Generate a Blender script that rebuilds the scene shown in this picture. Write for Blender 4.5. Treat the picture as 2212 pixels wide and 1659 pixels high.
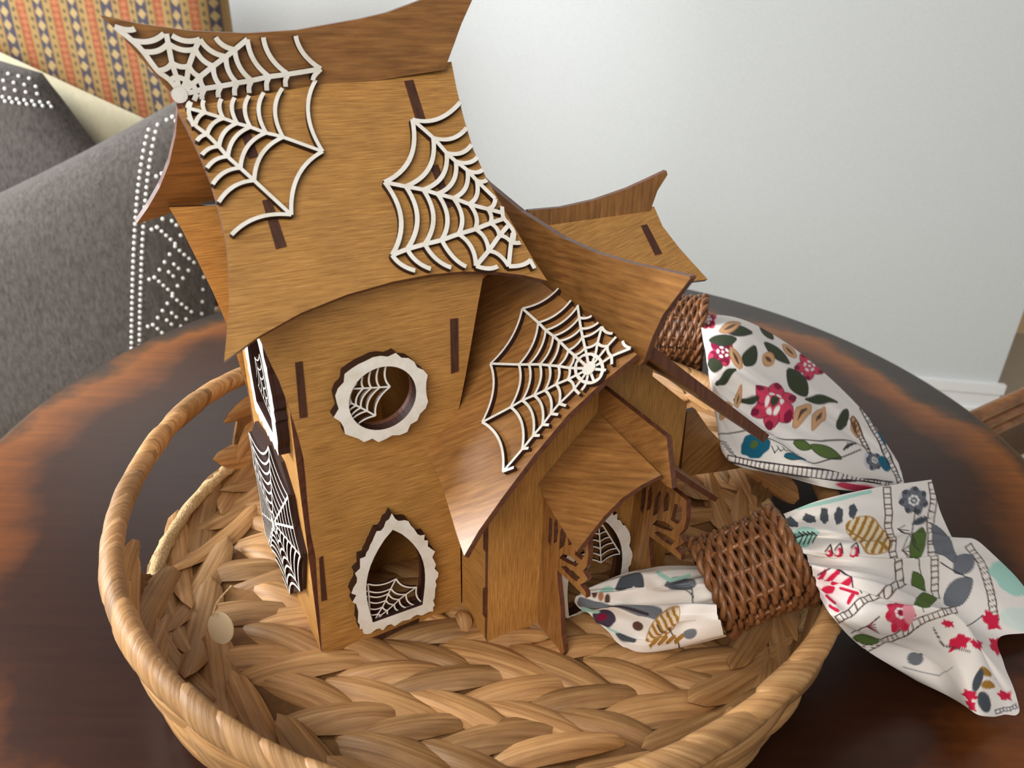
import bpy, math, random
import numpy as np
from mathutils import Vector, Matrix
from mathutils.geometry import tessellate_polygon

random.seed(7); RNG = np.random.default_rng(7)
S = bpy.context.scene
for o in list(bpy.data.objects): bpy.data.objects.remove(o)
COL = S.collection

# ------------------------------------------------------------------ camera, world, lights
F = 1660.0; CX, CY = 1106.0, 829.5
PITCH, ROLL = math.radians(28), math.radians(1.5)
CAMP = np.array([0.0, 0.0, 1.25])
_d = np.array([0, math.cos(PITCH), -math.sin(PITCH)]); _u = np.array([0, math.sin(PITCH), math.cos(PITCH)]); _r = np.array([1.0, 0, 0])
RT = math.cos(ROLL)*_r + math.sin(ROLL)*_u; UP = -math.sin(ROLL)*_r + math.cos(ROLL)*_u; FW = _d
cam = bpy.data.cameras.new('camera'); camo = bpy.data.objects.new('camera', cam); COL.objects.link(camo)
cam.sensor_fit = 'HORIZONTAL'; cam.sensor_width = 36; cam.lens = 36*F/2212; cam.clip_start = .02
camo.matrix_world = Matrix(((RT[0], UP[0], -FW[0], CAMP[0]), (RT[1], UP[1], -FW[1], CAMP[1]), (RT[2], UP[2], -FW[2], CAMP[2]), (0, 0, 0, 1)))
cam.dof.use_dof = True; cam.dof.focus_distance = .62; cam.dof.aperture_fstop = 9
S.camera = camo
W = bpy.data.worlds.new('room_light'); S.world = W; W.use_nodes = True
W.node_tree.nodes['Background'].inputs[0].default_value = (.93, .95, 1, 1)
W.node_tree.nodes['Background'].inputs[1].default_value = .36

def area(name, loc, target, sx, sy, power, col):
    l = bpy.data.lights.new(name, 'AREA'); l.shape = 'RECTANGLE'; l.size = sx; l.size_y = sy; l.energy = power; l.color = col
    o = bpy.data.objects.new(name, l); COL.objects.link(o); o.location = loc
    o.rotation_euler = (Vector(target) - Vector(loc)).to_track_quat('-Z', 'Y').to_euler()
    return o
area('window_light', (-2.56, .95, 1.85), (0, .85, 1.2), 1.3, 1.4, 200, (.95, .98, 1))
area('room_fill_light', (-.6, -1.25, 2.4), (0, .62, 1.0), 1.5, 1.3, 50, (1, .93, .83))  # warm fill added behind the camera to brighten the fronts; no window there
sg = area('reflected_daylight', (1.5, 1.0, 1.75), (-.07, 2.45, 1.12), .05, .7, .42, (.95, .98, 1)); sg.data.spread = math.radians(24)
S.view_settings.view_transform = 'Standard'; S.view_settings.look = 'None'
S.view_settings.exposure = -0.17; S.view_settings.gamma = 1; S.view_settings.use_curve_mapping = False

# ------------------------------------------------------------------ geometry helpers
def rays(px):
    px = np.atleast_2d(np.array(px, float))
    return ((px[:, :1]-CX)/F)*RT - ((px[:, 1:2]-CY)/F)*UP + FW
def on_plane(px, P, N):
    v = rays(px); t = ((np.asarray(P)-CAMP) @ N)/(v @ N)
    return CAMP + v*t[:, None]
def at_z(px, z): return on_plane(px, np.array([0, 0, z]), np.array([0, 0, 1.0]))
def at_y(px, y): return on_plane(px, np.array([0, y, 0]), np.array([0, 1.0, 0]))

def tag(o, label=None, cat=None, group=None, kind=None):
    if label: o['label'] = label
    if cat: o['category'] = cat
    if group: o['group'] = group
    if kind: o['kind'] = kind
    return o
def wloc(o):
    v = np.zeros(3)
    while o is not None: v = v + np.array(o.location); o = o.parent
    return v
def empty(name, loc):
    o = bpy.data.objects.new(name, None); o.empty_display_size = .05; o.location = loc; COL.objects.link(o); return o
def mesh(name, V, Fc, mats, parent=None, mi=None, uv=None, smooth=False, loc=None, col=None):
    V = np.asarray(V, float)
    if loc is None: loc = V.mean(0) if parent is None else np.zeros(3)
    base = np.asarray(loc) if parent is None else wloc(parent)
    me = bpy.data.meshes.new(name)
    me.from_pydata((V-base).tolist(), [], [list(map(int, f)) for f in Fc])
    if not isinstance(mats, (list, tuple)): mats = [mats]
    for m in mats: me.materials.append(m)
    if mi is not None: me.polygons.foreach_set('material_index', np.asarray(mi, dtype=np.int32))
    if smooth: me.polygons.foreach_set('use_smooth', np.ones(len(me.polygons), dtype=bool))
    if uv is not None:
        uv = np.asarray(uv, dtype=np.float32); lay = me.uv_layers.new(name='uv')
        li = np.empty(len(me.loops), dtype=np.int32); me.loops.foreach_get('vertex_index', li)
        lay.data.foreach_set('uv', uv[li].ravel())
    if col is not None:
        a = me.color_attributes.new('print', 'FLOAT_COLOR', 'POINT')
        c4 = np.ones((len(V), 4), dtype=np.float32); c4[:, :3] = col
        a.data.foreach_set('color', c4.ravel())
    me.update()
    o = bpy.data.objects.new(name, me); COL.objects.link(o)
    if parent is None: o.location = base
    else: o.parent = parent
    return o
def share(name, src, M, parent):            # an alike piece with the same mesh data
    o = bpy.data.objects.new(name, src); COL.objects.link(o); o.parent = parent
    L = wloc(parent); o.matrix_local = Matrix.Translation(Vector((-L).tolist())) @ M
    return o
def grid_faces(nu, nv, cu=False, cv=False, off=0):
    f = []
    for i in range(nu if cu else nu-1):
        for j in range(nv if cv else nv-1):
            a = i*nv+j; b = ((i+1) % nu)*nv+j; c = ((i+1) % nu)*nv+(j+1) % nv; d = i*nv+(j+1) % nv
            f.append((a+off, b+off, c+off, d+off))
    return f
def tube(path, rad, sides=6, closed=False, caps=True):
    P = np.asarray(path, float); n = len(P); rad = np.broadcast_to(np.asarray(rad, float), (n,))
    T = np.roll(P, -1, 0)-np.roll(P, 1, 0)
    if not closed: T[0] = P[1]-P[0]; T[-1] = P[-1]-P[-2]
    T /= np.linalg.norm(T, axis=1)[:, None]+1e-12
    ref = np.array([0, 0, 1.0]) if abs(T[0][2]) < .9 else np.array([1.0, 0, 0])
    V = []
    for i in range(n):
        a = ref-T[i]*(ref @ T[i]); a /= np.linalg.norm(a)+1e-12; ref = a; b = np.cross(T[i], a)
        for k in range(sides):
            th = 2*math.pi*k/sides; V.append(P[i]+rad[i]*(a*math.cos(th)+b*math.sin(th)))
    Fc = grid_faces(n, sides, closed, True)
    if caps and not closed: Fc += [tuple(range(sides))[::-1], tuple((n-1)*sides+k for k in range(sides))]
    return np.array(V), Fc
def join(parts):
    V = []; Fc = []; off = 0
    for v, f in parts:
        V.append(v); Fc += [tuple(i+off for i in q) for q in f]; off += len(v)
    return np.vstack(V), Fc
def box(c, s):
    c = np.array(c); s = np.array(s)/2
    V = np.array([c+s*np.array(k) for k in [(-1,-1,-1),(1,-1,-1),(1,1,-1),(-1,1,-1),(-1,-1,1),(1,-1,1),(1,1,1),(-1,1,1)]])
    return V, [(3,2,1,0),(4,5,6,7),(0,1,5,4),(1,2,6,5),(2,3,7,6),(3,0,4,7)]
def lathe(prof, c, seg=64):
    V = []; n = len(prof)
    for k in range(seg):
        t = 2*math.pi*k/seg
        for r, z in prof: V.append((c[0]+r*math.cos(t), c[1]+r*math.sin(t), z))
    return np.array(V), grid_faces(seg, n, True, False)
def spline(P, m):
    P = np.asarray(P, float); n = len(P)
    if n == 2: return np.array([P[0]+(P[1]-P[0])*t for t in np.linspace(0, 1, m)])
    t = np.linspace(0, n-1, m); i = np.clip(t.astype(int), 0, n-2); f = (t-i)[:, None]
    g = lambda k: P[np.clip(k, 0, n-1)]
    p0, p1, p2, p3 = g(i-1), g(i), g(i+1), g(i+2)
    p0 = np.where((i == 0)[:, None], 2*p1-p2, p0); p3 = np.where((i == n-2)[:, None], 2*p2-p1, p3)
    return .5*(2*p1+(p2-p0)*f+(2*p0-5*p1+4*p2-p3)*f**2+(3*p1-p0-3*p2+p3)*f**3)

# ------------------------------------------------------------------ materials
def srgb(r, g, b):
    f = lambda c: (c/255/12.92 if c <= 10 else ((c/255+.055)/1.055)**2.4)
    return (f(r), f(g), f(b))
def newmat(name, rough=.5, spec=.5):
    m = bpy.data.materials.new(name); m.use_nodes = True; t = m.node_tree; b = t.nodes['Principled BSDF']
    b.inputs['Roughness'].default_value = rough; b.inputs['Specular IOR Level'].default_value = spec
    return m, t, b
def N(t, k, **kw):
    n = t.nodes.new(k)
    for a, v in kw.items(): setattr(n, a, v)
    return n
def plain(name, c, rough=.5, spec=.4):
    m, t, b = newmat(name, rough, spec); b.inputs['Base Color'].default_value = (*c, 1); return m
def ramp(t, stops, interp='LINEAR'):
    r = N(t, 'ShaderNodeValToRGB'); r.color_ramp.interpolation = interp
    while len(r.color_ramp.elements) < len(stops): r.color_ramp.elements.new(.5)
    for e, (p, c) in zip(r.color_ramp.elements, stops): e.position = p; e.color = (*c, 1)
    return r
def fibre(name, stops, scale, rough=.45, spec=.4, coord='UV', bump=.15, vary=.25, blotch=3.0, blotch_amt=.3, dist=.001):
    """grain stretched along the first texture axis, per-object tone shift"""
    m, t, b = newmat(name, rough, spec); L = t.links.new
    tc = N(t, 'ShaderNodeTexCoord'); mp = N(t, 'ShaderNodeMapping'); mp.inputs['Scale'].default_value = scale
    oi = N(t, 'ShaderNodeObjectInfo')
    ad = N(t, 'ShaderNodeVectorMath', operation='ADD'); sc = N(t, 'ShaderNodeVectorMath', operation='SCALE')
    cx = N(t, 'ShaderNodeCombineXYZ'); L(oi.outputs['Random'], cx.inputs[0]); L(oi.outputs['Random'], cx.inputs[1])
    L(cx.outputs[0], sc.inputs[0]); sc.inputs['Scale'].default_value = 37.0
    L(tc.outputs[coord], mp.inputs['Vector']); L(mp.outputs[0], ad.inputs[0]); L(sc.outputs[0], ad.inputs[1])
    n1 = N(t, 'ShaderNodeTexNoise'); n1.inputs['Scale'].default_value = 1; n1.inputs['Detail'].default_value = 6; n1.inputs['Roughness'].default_value = .65
    L(ad.outputs[0], n1.inputs['Vector'])
    r = ramp(t, stops); L(n1.outputs['Fac'], r.inputs[0])
    n2 = N(t, 'ShaderNodeTexNoise'); n2.inputs['Scale'].default_value = blotch; n2.inputs['Detail'].default_value = 3
    mp2 = N(t, 'ShaderNodeMapping'); mp2.inputs['Scale'].default_value = (10, 18, 14)
    L(tc.outputs[coord], mp2.inputs['Vector']); ad2 = N(t, 'ShaderNodeVectorMath', operation='ADD'); L(mp2.outputs[0], ad2.inputs[0]); L(sc.outputs[0], ad2.inputs[1])
    L(ad2.outputs[0], n2.inputs['Vector'])
    # value = 1 + vary*(rand-.5) + blotch*(n2-.5)
    m1 = N(t, 'ShaderNodeMath', operation='MULTIPLY_ADD'); L(oi.outputs['Random'], m1.inputs[0]); m1.inputs[1].default_value = vary; m1.inputs[2].default_value = 1-vary/2-blotch_amt/2
    m2 = N(t, 'ShaderNodeMath', operation='MULTIPLY_ADD'); L(n2.outputs['Fac'], m2.inputs[0]); m2.inputs[1].default_value = blotch_amt; L(m1.outputs[0], m2.inputs[2])
    mx = N(t, 'ShaderNodeVectorMath', operation='SCALE'); L(r.outputs[0], mx.inputs[0]); L(m2.outputs[0], mx.inputs['Scale'])
    L(mx.outputs[0], b.inputs['Base Color'])
    if bump:
        bp = N(t, 'ShaderNodeBump'); bp.inputs['Strength'].default_value = bump; bp.inputs['Distance'].default_value = dist
        L(n1.outputs['Fac'], bp.inputs['Height']); L(bp.outputs[0], b.inputs['Normal'])
    return m
def attrmat(name, rough=.85, spec=.2, weave=0, sheen=0):
    m, t, b = newmat(name, rough, spec); a = N(t, 'ShaderNodeAttribute'); a.attribute_name = 'print'
    t.links.new(a.outputs['Color'], b.inputs['Base Color'])
    if sheen: b.inputs['Sheen Weight'].default_value = sheen
    if weave:
        tc = N(t, 'ShaderNodeTexCoord'); n = N(t, 'ShaderNodeTexNoise'); n.inputs['Scale'].default_value = weave; n.inputs['Detail'].default_value = 2
        t.links.new(tc.outputs['Object'], n.inputs['Vector']); bp = N(t, 'ShaderNodeBump'); bp.inputs['Strength'].default_value = .25; bp.inputs['Distance'].default_value = .0006
        t.links.new(n.outputs['Fac'], bp.inputs['Height']); t.links.new(bp.outputs[0], b.inputs['Normal'])
    return m

PLY = fibre('stained_plywood', [(.25, srgb(130, 88, 42)), (.45, srgb(174, 125, 65)), (.62, srgb(197, 147, 80)), (.8, srgb(222, 178, 110))], (46, 900, 1), .42, .45, vary=.12, blotch_amt=.5, bump=.05)
PLYD = fibre('stained_plywood_figured', [(.25, srgb(108, 70, 36)), (.45, srgb(142, 97, 52)), (.62, srgb(164, 116, 64)), (.82, srgb(192, 146, 86))], (26, 300, 1), .38, .5, vary=.15, blotch_amt=.75, bump=.05)
BURN = fibre('laser_cut_plywood_edge', [(.3, srgb(70, 38, 26)), (.6, srgb(104, 62, 44)), (.8, srgb(128, 80, 58))], (200, 200, 1), .4, .5, vary=0, bump=0)
TABM = fibre('laser_cut_tab_end', [(.3, srgb(58, 32, 22)), (.7, srgb(92, 56, 40))], (60, 400, 1), .5, .4, vary=.1, bump=0)
WHITE = fibre('white_painted_plywood', [(.3, srgb(228, 222, 208)), (.6, srgb(244, 242, 236))], (60, 60, 1), .6, .3, vary=.03, blotch_amt=.06, bump=.05)
CHAR = plain('charred_cut_edge', srgb(52, 30, 24), .55, .3)

# ------------------------------------------------------------------ the room
TT = .75                                            # table top height
TC = np.array([.0068, .804]); TR = .6208
def tex_plain(name, c1, c2, scale, rough, bump=.1, coord='Object', det=4, dist=.002):
    m, t, b = newmat(name, rough, .3); tc = N(t, 'ShaderNodeTexCoord'); n = N(t, 'ShaderNodeTexNoise'); n.inputs['Scale'].default_value = scale; n.inputs['Detail'].default_value = det
    t.links.new(tc.outputs[coord], n.inputs['Vector']); r = ramp(t, [(.35, c1), (.65, c2)]); t.links.new(n.outputs['Fac'], r.inputs[0]); t.links.new(r.outputs[0], b.inputs['Base Color'])
    bp = N(t, 'ShaderNodeBump'); bp.inputs['Strength'].default_value = bump; bp.inputs['Distance'].default_value = dist; t.links.new(n.outputs['Fac'], bp.inputs['Height']); t.links.new(bp.outputs[0], b.inputs['Normal'])
    return m
M_WALL = tex_plain('grey_wall_paint', srgb(203, 206, 205), srgb(210, 213, 212), 260, .75, .12)
M_BEIGE = tex_plain('beige_wall_paint', srgb(226, 196, 154), srgb(232, 202, 160), 200, .8, .1)
M_TRIM = plain('white_trim_paint', srgb(236, 236, 234), .4, .4)
M_FLOOR = tex_plain('beige_carpet', srgb(170, 156, 136), srgb(196, 184, 164), 420, .95, .6)
tag(mesh('floor', *box((0, 1.2, -.02), (8, 8, .04)), M_FLOOR), kind='structure')
C0 = np.array([1.572, 2.218]); wd = np.array([math.cos(math.radians(-7.8)), math.sin(math.radians(-7.8))]); wn = np.array([-wd[1], wd[0]])
def wall_box(name, a, b, th, z0, z1, m, push=0.0):
    a = np.array(a); b = np.array(b); d = (b-a)/np.linalg.norm(b-a); nn = np.array([-d[1], d[0]])
    q = [a-nn*push, b-nn*push, b+nn*th, a+nn*th]
    V = [(*p, z0) for p in q]+[(*p, z1) for p in q]
    return mesh(name, V, box((0, 0, 0), (1, 1, 1))[1], m)
tag(wall_box('wall_back', C0-wd*4.3, C0, .14, 0, 2.6, M_WALL), kind='structure')
tag(wall_box('wall_right', C0+wn*.85-wd*.4, C0+wn*.55+wd*2.2, .1, 0, 2.6, M_BEIGE), kind='structure')
bb = empty('baseboard_back', (*(C0-wd*2), 0)); tag(bb, kind='structure')
def bbp(name, push, z0, z1):
    a, b = C0-wd*4.2, C0+wd*push; nn = wn
    q = [a-nn*push, b-nn*push, b-nn*.0005, a-nn*.0005]
    mesh(name, [(*p, z0) for p in q]+[(*p, z1) for p in q], box((0, 0, 0), (1, 1, 1))[1], M_TRIM, bb)
bbp('board', .014, 0, .085); bbp('cap_moulding', .02, .088, .122); bbp('shoe_moulding', .026, 0, .035)

# ------------------------------------------------------------------ round table
def table_mat():
    m, t, b = newmat('burnished_walnut_top', .3, .3); L = t.links.new
    b.inputs['Coat Weight'].default_value = .06; b.inputs['Coat Roughness'].default_value = .18
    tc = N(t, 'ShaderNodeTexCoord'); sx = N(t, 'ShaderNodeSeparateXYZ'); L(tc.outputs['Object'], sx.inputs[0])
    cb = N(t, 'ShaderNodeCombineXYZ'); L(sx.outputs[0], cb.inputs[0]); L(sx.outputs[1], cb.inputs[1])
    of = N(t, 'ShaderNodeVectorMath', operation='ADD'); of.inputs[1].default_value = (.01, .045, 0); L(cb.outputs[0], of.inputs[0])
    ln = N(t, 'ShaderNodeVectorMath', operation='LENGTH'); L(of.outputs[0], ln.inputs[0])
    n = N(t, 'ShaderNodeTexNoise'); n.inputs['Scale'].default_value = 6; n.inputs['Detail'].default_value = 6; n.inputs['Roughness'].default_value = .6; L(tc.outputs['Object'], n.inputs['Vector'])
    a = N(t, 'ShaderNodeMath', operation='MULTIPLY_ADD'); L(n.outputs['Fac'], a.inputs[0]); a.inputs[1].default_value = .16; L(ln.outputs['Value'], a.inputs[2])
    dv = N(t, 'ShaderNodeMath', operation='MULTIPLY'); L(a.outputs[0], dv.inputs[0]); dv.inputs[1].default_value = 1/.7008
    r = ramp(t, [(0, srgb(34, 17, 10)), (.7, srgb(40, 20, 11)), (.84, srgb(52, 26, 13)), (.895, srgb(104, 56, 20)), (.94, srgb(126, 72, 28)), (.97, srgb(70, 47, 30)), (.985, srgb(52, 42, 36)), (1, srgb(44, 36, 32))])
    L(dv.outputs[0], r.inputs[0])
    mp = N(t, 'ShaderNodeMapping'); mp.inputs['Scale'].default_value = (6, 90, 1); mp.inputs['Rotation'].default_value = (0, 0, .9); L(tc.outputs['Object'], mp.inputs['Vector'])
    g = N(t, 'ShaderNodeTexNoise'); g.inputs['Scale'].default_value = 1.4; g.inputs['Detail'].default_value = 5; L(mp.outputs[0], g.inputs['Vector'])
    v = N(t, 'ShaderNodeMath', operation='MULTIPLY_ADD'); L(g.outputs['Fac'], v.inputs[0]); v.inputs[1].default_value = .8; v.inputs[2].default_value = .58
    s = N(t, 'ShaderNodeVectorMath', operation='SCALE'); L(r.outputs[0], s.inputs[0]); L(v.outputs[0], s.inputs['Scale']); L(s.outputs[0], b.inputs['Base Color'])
    return m
M_TABLE = table_mat()
tb = empty('round_table', (TC[0], TC[1], 0)); tag(tb, 'dark burnished round wooden table under the woven basket', 'table')
V, Fc = lathe([(0, TT), (.3, TT), (.5, TT), (TR-.012, TT), (TR-.003, TT-.004), (TR, TT-.012), (TR-.004, TT-.026), (TR-.02, TT-.034), (0, TT-.034)], TC, 128)
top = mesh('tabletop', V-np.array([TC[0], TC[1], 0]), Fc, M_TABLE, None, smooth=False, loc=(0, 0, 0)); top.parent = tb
M_DARKW = fibre('dark_walnut', [(.3, srgb(60, 32, 18)), (.7, srgb(96, 54, 30))], (8, 60, 60), .35, .5, 'Object', vary=0)
V, Fc = lathe([(0, TT-.035), (.12, TT-.035), (.1, TT-.07), (.055, TT-.1), (.05, .5), (.085, .38), (.05, .28), (.06, .2), (0, .2)], TC, 40)
mesh('pedestal', V, Fc, M_DARKW, tb, smooth=True)
for k in range(4):
    a = math.pi/4+k*math.pi/2; pth = [(TC[0]+r*math.cos(a), TC[1]+r*math.sin(a), z) for r, z in ((.03, .26), (.14, .24), (.26, .13), (.36, .03))]
    V, Fc = tube(spline(pth, 12), np.linspace(.045, .028, 12), 8); mesh('foot', V, Fc, M_DARKW, tb, smooth=True)

def lbox(name, c, sz, m, parent=None): return mesh(name, *box(c, sz), m, parent)
wl_ = empty('wall_left', (-2.68, .4, 0)); tag(wl_, kind='structure')
for c_, sz_ in (((-2.68, .45, .56), (.12, 5.5, 1.12)), ((-2.68, .45, 2.6), (.12, 5.5, .04)), ((-2.68, -1.0, 1.85), (.12, 2.6, 1.46)), ((-2.68, 2.425, 1.85), (.12, 1.55, 1.46))): lbox('wall_section', c_, sz_, M_WALL, wl_)
wn_ = empty('window_1', (-2.66, .95, 1.12)); tag(wn_, kind='structure')
M_PANE = plain('window_glass', (.8, .85, .9), .05, .5); M_PANE.node_tree.nodes['Principled BSDF'].inputs['Transmission Weight'].default_value = 1
for c_, sz_ in (((-2.66, .95, 1.14), (.1, 1.36, .04)), ((-2.66, .95, 2.56), (.1, 1.36, .04)), ((-2.66, .31, 1.85), (.1, .04, 1.46)), ((-2.66, 1.59, 1.85), (.1, .04, 1.46)), ((-2.66, .95, 1.85), (.04, .03, 1.4)), ((-2.66, .95, 1.85), (.04, 1.3, .03))): lbox('sash', c_, sz_, M_TRIM, wn_)
lbox('pane', (-2.67, .95, 1.85), (.006, 1.26, 1.4), M_PANE, wn_)

# ------------------------------------------------------------------ plywood house: frame of reference
FLOORZ = TT+.012
A = math.radians(29.5)
e = np.array([math.cos(A), math.sin(A), 0]); n = np.array([math.sin(A), -math.cos(A), 0]); Z = np.array([0, 0, 1.0])
O = at_z([(697, 1421)], FLOORZ)[0]
def H3(u, nn, z): return O+u*e+nn*n+z*Z
class Plane:
    """a flat sheet: origin o, in-plane axes ax, ay, outward normal nr (towards the visible side)"""
    def __init__(s, o, ax, ay, nr): s.o, s.ax, s.ay, s.nr = map(lambda v: np.asarray(v, float), (o, ax, ay, nr))
    def px(s, pts, lift=0.0):
        q = on_plane(pts, s.o+s.nr*lift, s.nr)-s.o
        return np.c_[q @ s.ax, q @ s.ay]
    def w(s, p2, h=0.0):
        p2 = np.atleast_2d(p2); return s.o+p2[:, :1]*s.ax+p2[:, 1:2]*s.ay+h*s.nr
def poly_area(p): x, y = np.asarray(p).T; return .5*np.sum(x*np.roll(y, -1)-y*np.roll(x, -1))
def panel(name, pl, out, parent, th=.0042, holes=(), mats=None, grain=0.0, h=0.0, label=None):
    mats = mats or [PLY, BURN]
    loops = [np.asarray(out, float)]+[np.asarray(q, float) for q in holes]
    if poly_area(loops[0]) < 0: loops[0] = loops[0][::-1]
    for i in range(1, len(loops)):
        if poly_area(loops[i]) > 0: loops[i] = loops[i][::-1]
    P = np.vstack(loops); tri = tessellate_polygon([[Vector((*q, 0)) for q in lp] for lp in loops]); m = len(P)
    flip = np.cross(pl.ax, pl.ay) @ pl.nr < 0
    V = list(pl.w(P, h))+list(pl.w(P, h-th)); Fc = []; mi = []
    for t in tri:
        t = list(t); a = poly_area(P[t])
        if (a < 0) != flip: t = t[::-1]
        Fc += [tuple(t), tuple(i+m for i in t[::-1])]; mi += [0, 0]
    off = 0; V2 = []; k0 = 2*m
    for lp in loops:
        c = len(lp)
        for i in range(c):
            j = (i+1) % c; a, b = off+i, off+j
            V2 += [V[a], V[b], V[b+m], V[a+m]]; q = (k0, k0+3, k0+2, k0+1) if not flip else (k0, k0+1, k0+2, k0+3); Fc.append(q); mi.append(1); k0 += 4
        off += c
    V = np.array(V+V2); cg, sg = math.cos(grain), math.sin(grain)
    q = V-pl.o; a, b = q @ pl.ax, q @ pl.ay; uv = np.c_[a*cg+b*sg, -a*sg+b*cg+(q @ pl.nr)]
    o = mesh(name, V, Fc, mats, parent, mi, uv)
    if label: o['label'] = label
    return o
def inside(p, poly):
    x, y = p; r = False; m = len(poly); j = m-1
    for i in range(m):
        xi, yi = poly[i]; xj, yj = poly[j]
        if (yi > y) != (yj > y) and x < (xj-xi)*(y-yi)/(yj-yi)+xi: r = not r
        j = i
    return r
def ribbons(name, pl, lines, width, parent, h0=0.0, th=.003, clip=None, disks=(), mats=None, label=None):
    """flat laser-cut lace: every polyline becomes a strip with painted top and charred sides"""
    V = []; Fc = []; mi = []
    runs = []
    for ln in lines:
        wd_ = width
        ln = np.asarray(ln, float)
        if clip is None: runs.append(ln); continue
        cur = []
        for p in ln:
            if inside(p, clip): cur.append(p)
            else:
                if len(cur) > 1: runs.append(np.array(cur))
                cur = []
        if len(cur) > 1: runs.append(np.array(cur))
    for ir, ln in enumerate(runs):
        th_ = th+ir*4e-6; m = len(ln); T = np.gradient(ln, axis=0); T /= np.linalg.norm(T, axis=1)[:, None]+1e-12
        nn = np.c_[-T[:, 1], T[:, 0]]; Lp, Rp = ln+nn*width/2, ln-nn*width/2; k = len(V)
        for q, hh in ((Lp, h0+th_), (Rp, h0+th_), (Rp, h0), (Lp, h0)): V += list(pl.w(q, hh))
        for i in range(m-1):
            for s in range(4):
                a = k+s*m+i; b = k+((s+1) % 4)*m+i; Fc.append((a, b, b+1, a+1)); mi.append(0 if s == 0 else 1)
        Fc += [(k, k+3*m, k+2*m, k+m), (k+m-1, k+2*m-1, k+3*m-1, k+4*m-1)]; mi += [1, 1]
    for c, r in disks:
        k = len(V); m = 14; q = np.array([[c[0]+r*math.cos(2*math.pi*i/m), c[1]+r*math.sin(2*math.pi*i/m)] for i in range(m)])
        V += list(pl.w(q, h0+th+.0006))+list(pl.w(q, h0)); Fc.append(tuple(k+i for i in range(m))); mi.append(0)
        for i in range(m): j = (i+1) % m; Fc.append((k+i, k+m+i, k+m+j, k+j)); mi.append(1)
    V = np.array(V); q = V-pl.o; uv = np.c_[q @ pl.ax, q @ pl.ay]
    o = mesh(name, V, Fc, mats or [WHITE, CHAR], parent, mi, uv)
    if label: o['label'] = label
    return o
def arc(p, q, hub, sag, m=9):
    p, q, hub = map(lambda v: np.asarray(v, float), (p, q, hub)); c = (p+q)/2; d = hub-c; L = np.linalg.norm(q-p); D = np.linalg.norm(d)+1e-9
    c2 = c+d/D*min(sag*L*2, D*.9); t = np.linspace(0, 1, m)[:, None]
    return (1-t)**2*p+2*t*(1-t)*c2+t**2*q
def zz(x0, y0, s): return lambda pts: [(x0+x/s, y0+y/s) for x, y in pts]
z1 = zz(180, 0, 3.6867); z2 = zz(780, 0, 2.765); z3 = zz(240, 380, 2.765); z4 = zz(900, 550, 2.765); z5 = zz(480, 900, 2.765); z8 = zz(480, 700, 4.424)

house = empty('witch_house', O+.06*e-.06*n)
tag(house, 'brown stained plywood witch house with crooked roofs and white spider webs', 'model house')

# tower walls
TW = .0042
FWP = Plane(O, e, Z, n)                              # front wall of the tower
edgeL = FWP.px([(697, 1421), (692, 1340), (688, 1294), (682, 1204), (672, 1153), (664, 1081), (661, 1039), (656, 991), (647, 953), (636, 915), (620, 867), (605, 826), (593, 802), (570, 752), (556, 722)])
edgeR = FWP.px([(1045, 590), (1032, 660), (1020, 730), (1006, 810), (990, 890)])
out = [(.123, 0), (.123, .15), *edgeR[::-1], (.146, .316), (-.022, .316), *edgeL[::-1]]
def jag(c, rx, ry, m=64, amp=.0022, seed=1, shape=None):
    r_ = np.random.default_rng(seed); P = []
    for i in range(m):
        t = 2*math.pi*i/m; k = 1+(amp/rx)*(r_.random()-.35)*2
        P.append((c[0]+rx*k*math.cos(t), c[1]+ry*k*math.sin(t)))
    return np.array(P)
def gothic(cu, w, z0, z1, m=12, grow=0.0):
    """pointed arch outline, counter-clockwise from the lower left"""
    hw = w/2+grow; zb = z0-grow; L = [(cu-hw*.86, zb), (cu+hw*.86, zb)]
    for t in np.linspace(0.12, 1, m): L.append((cu+hw*(.86+.2*math.sin(min(t*2.6, math.pi)) if t < 1 else 0)*math.cos(t**1.7*math.pi/2)**.8, zb+(z1+grow*1.3-zb)*t))
    for t in np.linspace(1, .12, m)[1:]: L.append((cu-hw*(.86+.2*math.sin(min(t*2.6, math.pi)))*math.cos(t**1.7*math.pi/2)**.8, zb+(z1+grow*1.3-zb)*t))
    return np.array(L)
def roughen(P, step, amp, seed):
    r_ = np.random.default_rng(seed); P = np.asarray(P); Q = []; c = P.mean(0)
    for a, b in zip(P, np.roll(P, -1, 0)):
        m = max(1, int(np.linalg.norm(b-a)/step))
        for k in range(m):
            p = a+(b-a)*k/m; d = p-c; d /= np.linalg.norm(d)+1e-9; Q.append(p+d*amp*(r_.random()*2-.6))
    return np.array(Q)
RWC = np.array([.0615, .2275])
hole1 = np.array([(RWC[0]+.0245*math.cos(t), RWC[1]+.0245*math.sin(t)) for t in np.linspace(0, 2*math.pi, 40, endpoint=False)])
hole2 = gothic(.0625, .05, .027, .113)
front = panel('front_wall', FWP, out, house, TW, [hole1, hole2])
def tabs(pl, quads, parent, h=.0006):
    for q in quads:
        P = pl.px(q); panel('tab', pl, P, parent, .004, h=h, mats=[TABM, BURN], grain=math.pi/2)
tabs(FWP, [[(637, 783), (653, 780), (664, 900), (647, 903)], [(972, 689), (989, 687), (990, 801), (974, 807)], [(689, 1205), (697, 1200), (706, 1295), (694, 1298)], [(795, 1381), (905, 1335), (903, 1347), (800, 1391)]], front)
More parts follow.
